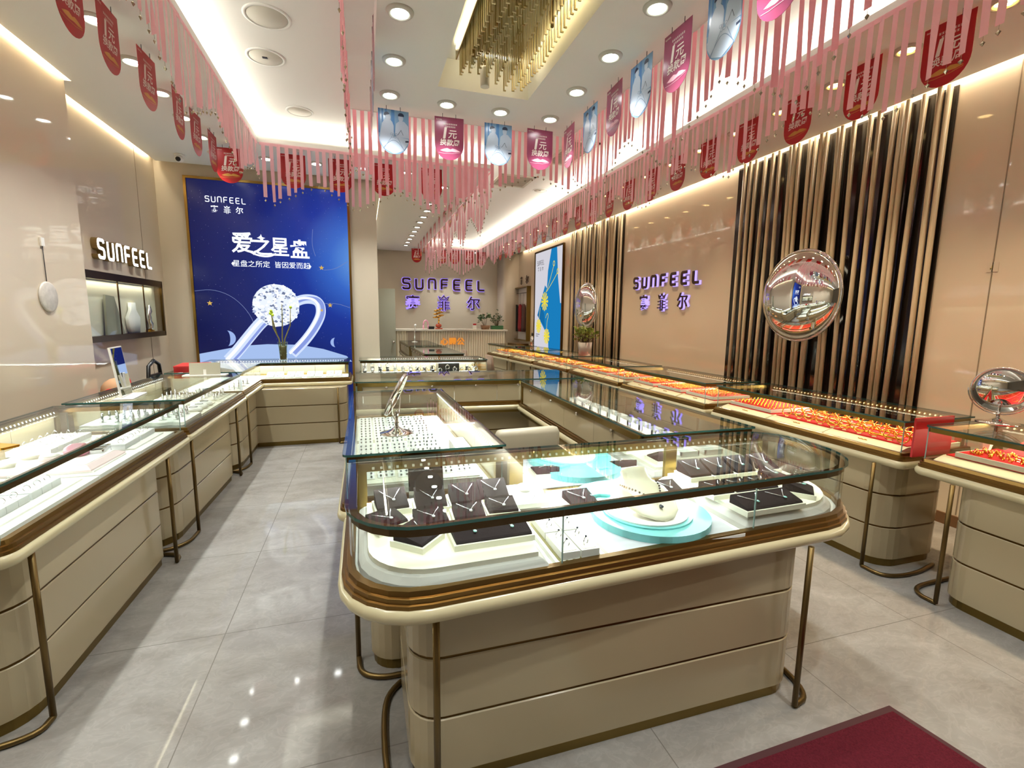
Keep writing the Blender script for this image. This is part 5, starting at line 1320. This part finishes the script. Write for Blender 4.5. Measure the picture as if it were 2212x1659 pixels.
# ---- corner counter: pendant trays
for k in range(4):
    x = -1.09+k*.235
    t = thing('pendant_tray', 'white tray of pendants under the blue poster, %s from the left' % ORD[k], 'tray', (x, 6.6, BZ), .0, 'pendant trays of the corner counter')
    MB().box(-.105, .105, -.12, .16, 0, .02).build('base', IVORY, t)
    for sx in (-.05, .05):
        m = MB(); m.loft([[(xx, -.09, .02), (xx, -.09, .03), (xx, .12, .075), (xx, .12, .02)] for xx in (sx-.043, sx+.043)]); c = m.build('card_block', WHITE, t)
        m = MB()
        for q in range(3): m.ball((sx+.012*(q-1), -.04+.045*q, .0445+.0098*q-.002), (.006, .009, .004), 8, 5)
        m.build('pendant_bits', mat('dark_pendant', '3a3e46', .2, metal=.7), c)
for k in range(7):
    bangle(BP, _s, -1.32-.07*(k % 2), 5.6+.1*k, BZ, .3, 'silver bangle in the side wing of the corner counter, %s from the near end' % ORD[k], 'silver bangles of the corner counter')

# ---- counter behind the island: silver watches and bangles
tag(MB().box(1.0, 1.3, 6.75, 7.0, BZ, .93).build('black_display_block', BLACK), 'black stepped block among the silver pieces behind the island', 'display riser')
rnd = random.Random(11)
for r in range(2):
    for k in range(16):
        x = .0+k*.1; y = 6.64-.06*x+r*.14
        if .98 < x < 1.32 and r: continue
        t = thing('watch_on_stand', 'silver piece on a stand behind the island, %s row, %s from the left' % (('front', 'rear')[r], ORD[k]), 'watch', (x, y, BZ+.045*r), rnd.uniform(-.5, .5), 'silver pieces behind the island')
        hb = rnd.uniform(.03, .07); dk = rnd.random() < .4
        MB().lathe([(.001, 0), (.025, 0), (.02, hb), (.03, hb+.012), (.001, hb+.014)], 10).build('stand', (WHITE, BLACK, CHROME)[rnd.randint(0, 2)] if not dk else BLACK, t)
        MB().torus((0, 0, hb+.04), .026, .004, 18, 6, 'y', 2.4).build('band', SILVER, t)
        if rnd.random() < .6: MB().ball((0, -.005, hb+.066), (.014, .01, .012), 10, 6).build('face', STONE if rnd.random() < .5 else SILVER, t)
for k in range(5): board('display_board', 'white card tray in the drawer counters before the reception desk, %s from the front' % ORD[k], 'display board', [(1.02, 7.7+k*.75), (1.42, 7.7+k*.75), (1.42, 8.2+k*.75), (1.02, 8.2+k*.75)], BZ, .80, WHITE, .004, rim=(.03, .002, GREYB))
t = thing('phone_stand', 'slim chrome holder standing on the far drawer counter', 'stand', (1.1, 11.0, ZT)); MB().lathe([(.001, 0), (.07, 0), (.07, .01), (.012, .02), (.001, .02)], 20).build('base', CHROME, t); MB().tube([(0, 0, .015), (.0, 0, .2), (.015, 0, .34)], [.012, .014, .02], 10).build('post', CHROME, t); MB().ball((.018, 0, .37), .03, 12, 8).build('head', WHITE, t)
t = thing('flower_vase', 'glass vase with bare yellow-green branches before the blue poster', 'vase', (-1.0, 6.75, ZT))
m = MB().lathe([(.001, .0), (.045, 0), (.042, .03), (.05, .16), (.062, .24), (.059, .24), (.047, .16), (.039, .03), (.001, .012)], 24); m.build('vase_glass', glass('vase_glass', (.86, .9, .8, 1), 1.4), t)
MB().lathe([(.001, .012), (.037, .014), (.04, .03), (.045, .19), (.001, .19)], 20).build('water', mat('amber_water', '4e4420', .2), t)
m = MB()
for pts in ([(0, 0, .03), (-.04, 0, .28), (-.1, 0, .42), (-.115, 0, .62)], [(0, .01, .03), (.0, 0, .3), (.01, 0, .5), (.015, 0, .72)], [(0, -.01, .03), (.03, 0, .28), (.1, 0, .45), (.115, 0, .68)], [(-.06, 0, .33), (-.09, .02, .45), (-.12, .02, .6)]): m.tube([(x, y, z) for x, y, z in pts], [.009, .008, .007, .004][:len(pts)], 7)
m.build('branches', mat('branch_olive', '7a7438', .7, noise=.5, nscale=60), t)
m = MB()
for c in ((-.115, 0, .63), (-.11, .01, .61), (-.125, 0, .6), (.115, 0, .68), (-.1, 0, .58)): m.ball(c, (.018, .012, .02), 7, 5)
m.build('buds', mat('lime_bud', 'b8d23a', .5), t)
tag(MB().lathe([(.001, 0), (.05, 0), (.055, .03), (.03, .05), (.001, .052)], 18, (-.02, 5.6, .93)).build('white_cap', WHITE), 'white round lid at the left rear corner of the island', 'lid') if False else None

# ---- gold counters
FELT = RED
GBP = bangle_proto('gold_bangle', GOLD, mat('tag_cream', 'f0dcb0', .5), R=.033, r=.004); _g = [0]
def front_board(x0, x1, y0, y1, label):
    """cream board with a chamfered front lip and a red felt bed"""
    t = thing('display_board', label, 'display board', (0, 0, 0), group='cream boards of the gold counters')
    m = MB(); m.loft([[(x0, y, BZ), (x0+.01, y, .80), (x0+.085, y, .822), (x1, y, .822), (x1, y, BZ)] for y in (y0, y1)]); m.build('board', mat('cream_board', 'f0e2c4', .4), t)
    MB().box(x0+.09, x1-.01, y0+.012, y1-.012, .822, .828).build('felt_bed', FELT, t)
    q = MB(); q.tube([(x0+.045, (y0+y1)/2-.03+.012*i, .8115+.0035*(i % 2)) for i in range(6)], .003, 5); q.build('gilt_mark', GOLD, t)
    return t
front_board(3.14, 3.70, 2.03, 2.55, 'cream board with red bed of bangles at the near end of the bangle counter')
front_board(3.135, 3.69, 2.555, 3.05, 'cream board with red bed of bangles in the middle of the bangle counter')
front_board(3.12, 3.68, 3.055, 3.57, 'cream board under the ring tray of the bangle counter')
rnd = random.Random(21)
for r in range(10):
    for k in range(4):
        x, y = 3.27+k*.105+rnd.uniform(-.012, .012), 2.09+r*.098+rnd.uniform(-.01, .01)
        bangle(GBP, _g, x, y, .828, rnd.uniform(.35, .8), 'gold bangle upright on red felt, %s row from near end, %s from front' % (ORD[r], ORD[k]), 'gold bangles')
for k in range(3):
    q = MB().tube([(3.28+k*.14, 2.1, .845), (3.30+k*.14, 3.0, .845)], .007, 8)
    tag(q.build('gold_bar', GOLD), 'thin gilt rod lying among the bangles, %s from the front' % ORD[k], 'rod', 'gilt rods')
def ring_tray(x0, x1, y0, y1, label, group='raised ring trays'):
    t = thing('ring_tray', label, 'tray', (0, 0, 0), group=group)
    MB().prism([(x0, y0), (x1, y0), (x1, y1), (x0, y1)], .829, .856).build('tray', mat('tray_greige', 'd8cdbf', .5), t); MB().prism(offs([(x0, y0), (x1, y0), (x1, y1), (x0, y1)], .012), .856, .8575).build('felt', FELT, t)
def gold_ring_proto():
    m = MB(); m.mi = 0; m.torus((0, 0, .0085), .0098, .0021, 14, 5, 'y', 1.5); m.ball((0, 0, .0195), (.0058, .005, .004), 7, 4); m.box(.006, .02, -.005, .005, 0, .0015)
    o = m.build('gold_ring', GOLD); return o
GRP = gold_ring_proto(); GRP_used = [0]
def gring(x, y, z, rz, label, group):
    if not GRP_used[0]: o = GRP; GRP_used[0] = 1
    else: o = GRP.copy(); C.links if False else C.link(o)
    o.location = (x, y, z); o.rotation_euler = (0, 0, rz); tag(o, label, 'ring', group)
def fill_rings(x0, x1, y0, y1, nx, ny, label, group, z=.8575):
    for i in range(ny):
        for j in range(nx):
            gring(x0+.03+(x1-x0-.06)*j/(nx-1), y0+.03+(y1-y0-.06)*i/(ny-1), z, .9+rnd.uniform(-.3, .3), label, group)
ring_tray(3.22, 3.66, 3.09, 3.55, 'raised tray of gold rings beside the bangles'); fill_rings(3.22, 3.66, 3.09, 3.55, 10, 12, 'gold ring in the raised red tray beside the bangles', 'gold rings beside the bangles')
def gold_heap(x0, x1, y0, y1, n, label, z=.8575):
    m = MB()
    for _ in range(n):
        x, y = rnd.uniform(x0+.02, x1-.02), rnd.uniform(y0+.02, y1-.02); a = rnd.uniform(.3, 1.3); s = len(m.v)
        if rnd.random() < .7: m.torus((0, 0, .009), .0105, .0025, 8, 4, 'y', 1.5)
        else: m.box(-.014, .014, -.005, .005, 0, .004)
        m.xf(Matrix.Translation((x, y, z)) @ Matrix.Rotation(a, 4, 'Z'), s)
    o = m.build('gold_rings', GOLD); tag(o, label, 'gold rings', kind='stuff'); return o
for c in range(5):
    (xa, ya), (xb, yb) = FR[c], FR[c+1]; n3 = 3
    for k in range(n3):
        y0 = ya+.05+(yb-ya-.1)*k/n3+.006; y1 = ya+.05+(yb-ya-.1)*(k+1)/n3-.006; xm = xa+(xb-xa)*((y0+y1)/2-ya)/(yb-ya)
        where = '%s board of the %s gold counter past the bangles' % (ORD[k], ORD[c])
        front_board(xm+.075, xm+.63, y0, y1, 'cream '+where)
        ring_tray(xm+.165, xm+.6, y0+.03, y1-.03, 'raised red tray on the '+where)
        if c == 0 and k < 2:
            fill_rings(xm+.165, xm+.6, y0+.03, y1-.03, 9, 10, 'gold ring on the '+where, 'gold rings, '+where)
        else: gold_heap(xm+.165, xm+.6, y0+.03, y1-.03, 150, 'dense gold rings on the '+where)
# counter at the right edge
front_board(3.17, 3.73, .3, 1.86, 'long cream board inside the gold counter at the right edge')
t = thing('ring_tray', 'raised red tray of gold pieces at the front of the right edge counter', 'tray', (0, 0, 0)); MB().box(3.25, 3.5, .4, 1.8, .829, .856).build('tray', MATS['tray_greige'], t); MB().box(3.26, 3.49, .41, 1.79, .856, .8575).build('felt', FELT, t)
gold_heap(3.26, 3.49, 1.0, 1.79, 150, 'dense gold pieces with white tags at the front of the right edge counter')
t = thing('necklace_board', 'sloping red board behind the gold pieces of the right edge counter', 'display board', (0, 0, 0))
m = MB(); m.loft([[(3.5, y, .829), (3.5, y, .86), (3.71, y, .91), (3.71, y, .829)] for y in (.5, 1.72)]); m.build('red_board', FELT, t)
t = thing('gold_chain', 'gold chain loop lying on the sloping red board', 'necklace', (0, 0, 0)); m = MB(); m.tube([(3.63+.05*math.cos(2*PI*k/20), 1.55+.07*math.sin(2*PI*k/20), .8955+.012*math.cos(2*PI*k/20)) for k in range(20)], .004, 6, True).build('links', GOLD, t)
t = thing('gold_chain', 'long gold chain stretched across the sloping red board', 'necklace', (0, 0, 0)); m = MB(); m.tube([(3.53+.03*k, 1.45-.07*k, .872+.0073*k) for k in range(7)], .004, 6).build('links', GOLD, t)
t = thing('red_display_sheet', 'upright red card standing between the two nearest gold counters', 'card', (0, 0, 0)); MB().box(3.13, 3.46, 1.945, 1.957, .79, 1.028).build('sheet', REDBOX, t)
t = thing('paper_cup', 'cream folded tag holder inside the right edge counter', 'holder', (3.55, 1.82, .829)); MB().lathe([(.02, 0), (.035, .07), (.03, .07), (.001, .005)], 6, sm=False).build('cone', IVORY, t)
plant_pot('potted_shrub', 'leafy green plant in a white cylinder pot on the gold counter', 3.42, 7.05, ZT, .115, .2, mat('pot_white', 'd8cfc6', .4), YGREEN, 46, .2, .28, .05, 8)
t = thing('perfume_bottle', 'small clear bottle on the far gold counters', 'bottle', (3.42, 9.6, ZT)); MB().lathe([(.001, 0), (.04, 0), (.045, .08), (.04, .16), (.015, .18), (.015, .2), (.001, .2)], 16).build('bottle', SILVER, t); MB().lathe([(.018, .2), (.018, .26), (.001, .262)], 12).build('cap', GRID, t)
t = thing('document_tray', 'dark thin tray on the far gold counter', 'tray', (3.2, 9.9, ZT), .1); MB().box(-.14, .14, -.25, .25, 0, .025).build('tray', DBRASS, t)
